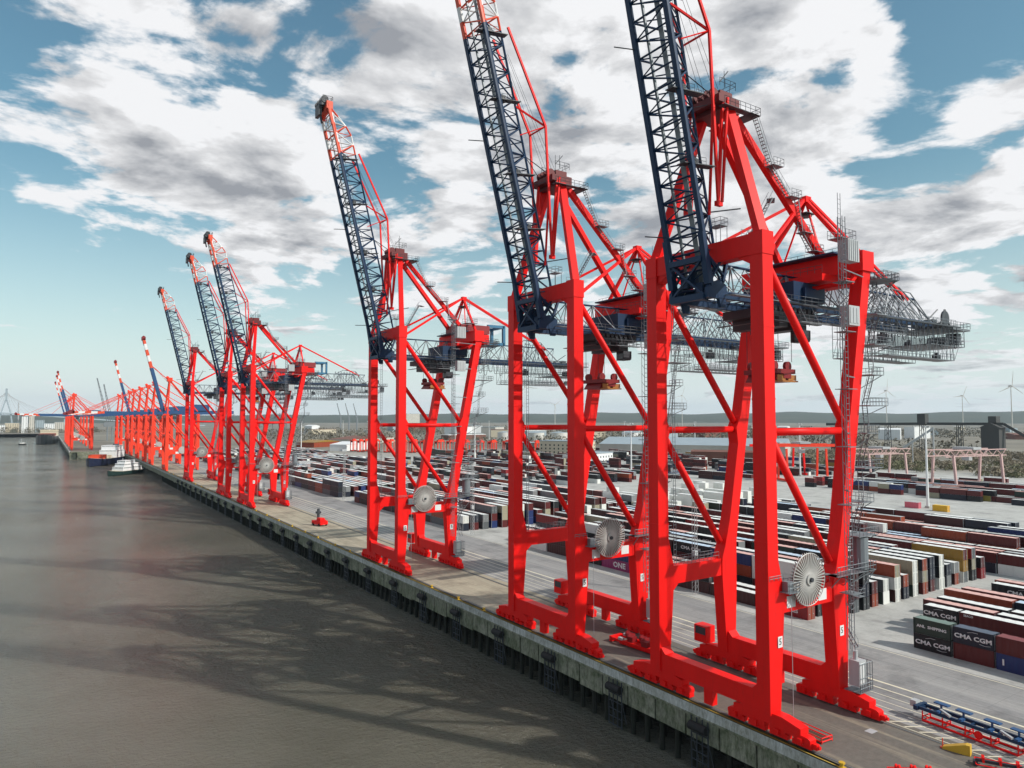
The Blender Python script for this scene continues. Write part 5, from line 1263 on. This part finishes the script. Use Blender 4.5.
# ------------------------------------------------------------------ terrain and vegetation
def hill_mat():
    m, nt, b = node_mat('wooded_hill'); v = objco(nt); f = noise(nt, .003, 8, .7, v); g = noise(nt, .02, 6, .7, v)
    c = mixc(nt, .5, ramp(nt, f, [(.35,(.022,.034,.018)),(.55,(.045,.055,.028)),(.75,(.11,.105,.06))]), ramp(nt, g, [(.3,(.02,.03,.015)),(.7,(.07,.07,.04))]))
    nt.links.new(c, b.inputs['Base Color']); b.inputs['Roughness'].default_value = .95; return m
b = MB(); nx = 150; 
for i in range(nx+1):
    a = math.radians(-16+100*i/nx); 
    top = (50 if a < math.radians(12) else 50+34*min(1, math.degrees(a-math.radians(12))/24))*(.9+.12*math.sin(i*.31)+.07*math.sin(i*.83+1)+.04*rnd.random())
    for d, k in ((7600,0),(8600,.55),(9400,.9),(10000,1.0),(11500,.8)): b.v.append((d*math.sin(a), d*math.cos(a), -1+ (top+40)*k*(1.03 if k == 1 else 1)))
for i in range(nx):
    for k in range(4): o = i*5+k; b.f.append((o, o+5, o+6, o+1)); b.m.append(0)
struct(b.build('hills', hill_mat(), smooth=True))
def leaf_mat(name, a, c):
    m, nt, b = node_mat(name); v = objco(nt); f = noise(nt, .08, 4, .7, v); g = noise(nt, .9, 3, .7, v)
    nt.links.new(mixc(nt, .5, ramp(nt, f, [(.35,a),(.65,c)]), ramp(nt, g, [(.3,a),(.7,c)])), b.inputs['Base Color']); b.inputs['Roughness'].default_value = .9; return m
M['scrub'] = leaf_mat('bare_scrub', (.17,.14,.095), (.32,.27,.195)); M['wood'] = leaf_mat('bare_winter_wood', (.07,.066,.045), (.20,.175,.13)); M['bush'] = leaf_mat('olive_bush', (.07,.08,.035), (.20,.19,.10))
def clump(b, x, y, z, r, h, n, s):
    for _ in range(n):
        u = rnd.uniform(-1,1); a = rnd.uniform(0, 2*math.pi); q = rnd.random()**.5*(1-max(0,u)**2*.6); px = x+math.cos(a)*q*r; py = y+math.sin(a)*q*r; pz = z+h*(.52+.48*u*math.sqrt(max(0,1-q*q*.5)))
        d1 = Vector((rnd.gauss(0,1),rnd.gauss(0,1),rnd.gauss(0,1))).normalized()*s*rnd.uniform(.6,1.3); d2 = Vector((rnd.gauss(0,1),rnd.gauss(0,1),rnd.gauss(0,1))).normalized()*s*rnd.uniform(.4,1)
        c = Vector((px,py,pz)); b.add([c-d1, c+d2, c+d1*.8, c-d2*.7], [(0,1,2,3)])
def veg(name, mat, label, cells, n, s):
    b = MB()
    for (x, y, r, h) in cells: clump(b, x, y, 0, r, h, n, s)
    tag(b.build(name, mat, fixn=False), label, 'vegetation', kind='stuff')
cells = []
for _ in range(260):
    x = rnd.uniform(560, 900); y = rnd.uniform(150, 480)
    if abs((x-590)*.5-(y-330)) > 240: continue
    cells.append((x, y, rnd.uniform(6,14), rnd.uniform(3,7)))
veg('scrub', M['scrub'], 'pale brown bare scrub on the waste ground below the dark conveyor', cells, 170, 1.2)
cells = [(rnd.uniform(540,620), rnd.uniform(180,400), rnd.uniform(4,8), rnd.uniform(3,7)) for _ in range(70)]
veg('bushes', M['bush'], 'olive green bushes lining the edge of the yard below the scrub', cells, 140, .9)
cells = []
for _ in range(620):
    a = math.radians(rnd.uniform(13, 74)); d = rnd.uniform(1050, 2900)
    x, y = d*math.sin(a), d*math.cos(a)
    if x < 340 or noise_skip(x, y) if False else x < 340: continue
    if math.sin(x*.006)*math.cos(y*.005) < -.15: continue
    cells.append((x, y, rnd.uniform(16,34), rnd.uniform(9,18)))
veg('woodland', M['wood'], 'grey brown winter woodland in bands across the plain before the hills', cells, 60, 2.6)
cells = [(rnd.uniform(-260,140), rnd.uniform(2370,2440), rnd.uniform(9,18), rnd.uniform(8,20)) for _ in range(60)]
veg('shore_trees', M['wood'], 'dark trees along the far river shore at the left', cells, 80, 1.8)
# ------------------------------------------------------------------ haze
hz = MB(); hz.box(-13000,15500,-2900,15500,-10.2,430)
def haze_mat():
    m = bpy.data.materials.new('haze_air'); m.use_nodes = True; nt = m.node_tree; nt.nodes.clear()
    o = N(nt, 'ShaderNodeOutputMaterial'); v = N(nt, 'ShaderNodeVolumePrincipled'); v.inputs['Density'].default_value = HAZE; v.inputs['Color'].default_value = (.72,.86,1,1); v.inputs['Anisotropy'].default_value = .2
    nt.links.new(v.outputs[0], o.inputs['Volume']); return m
HAZE = 3.6e-5
if HAZE:
    o = hz.build('haze', haze_mat()); tag(o, 'thin blue air haze over the river and plain', 'haze', kind='stuff')
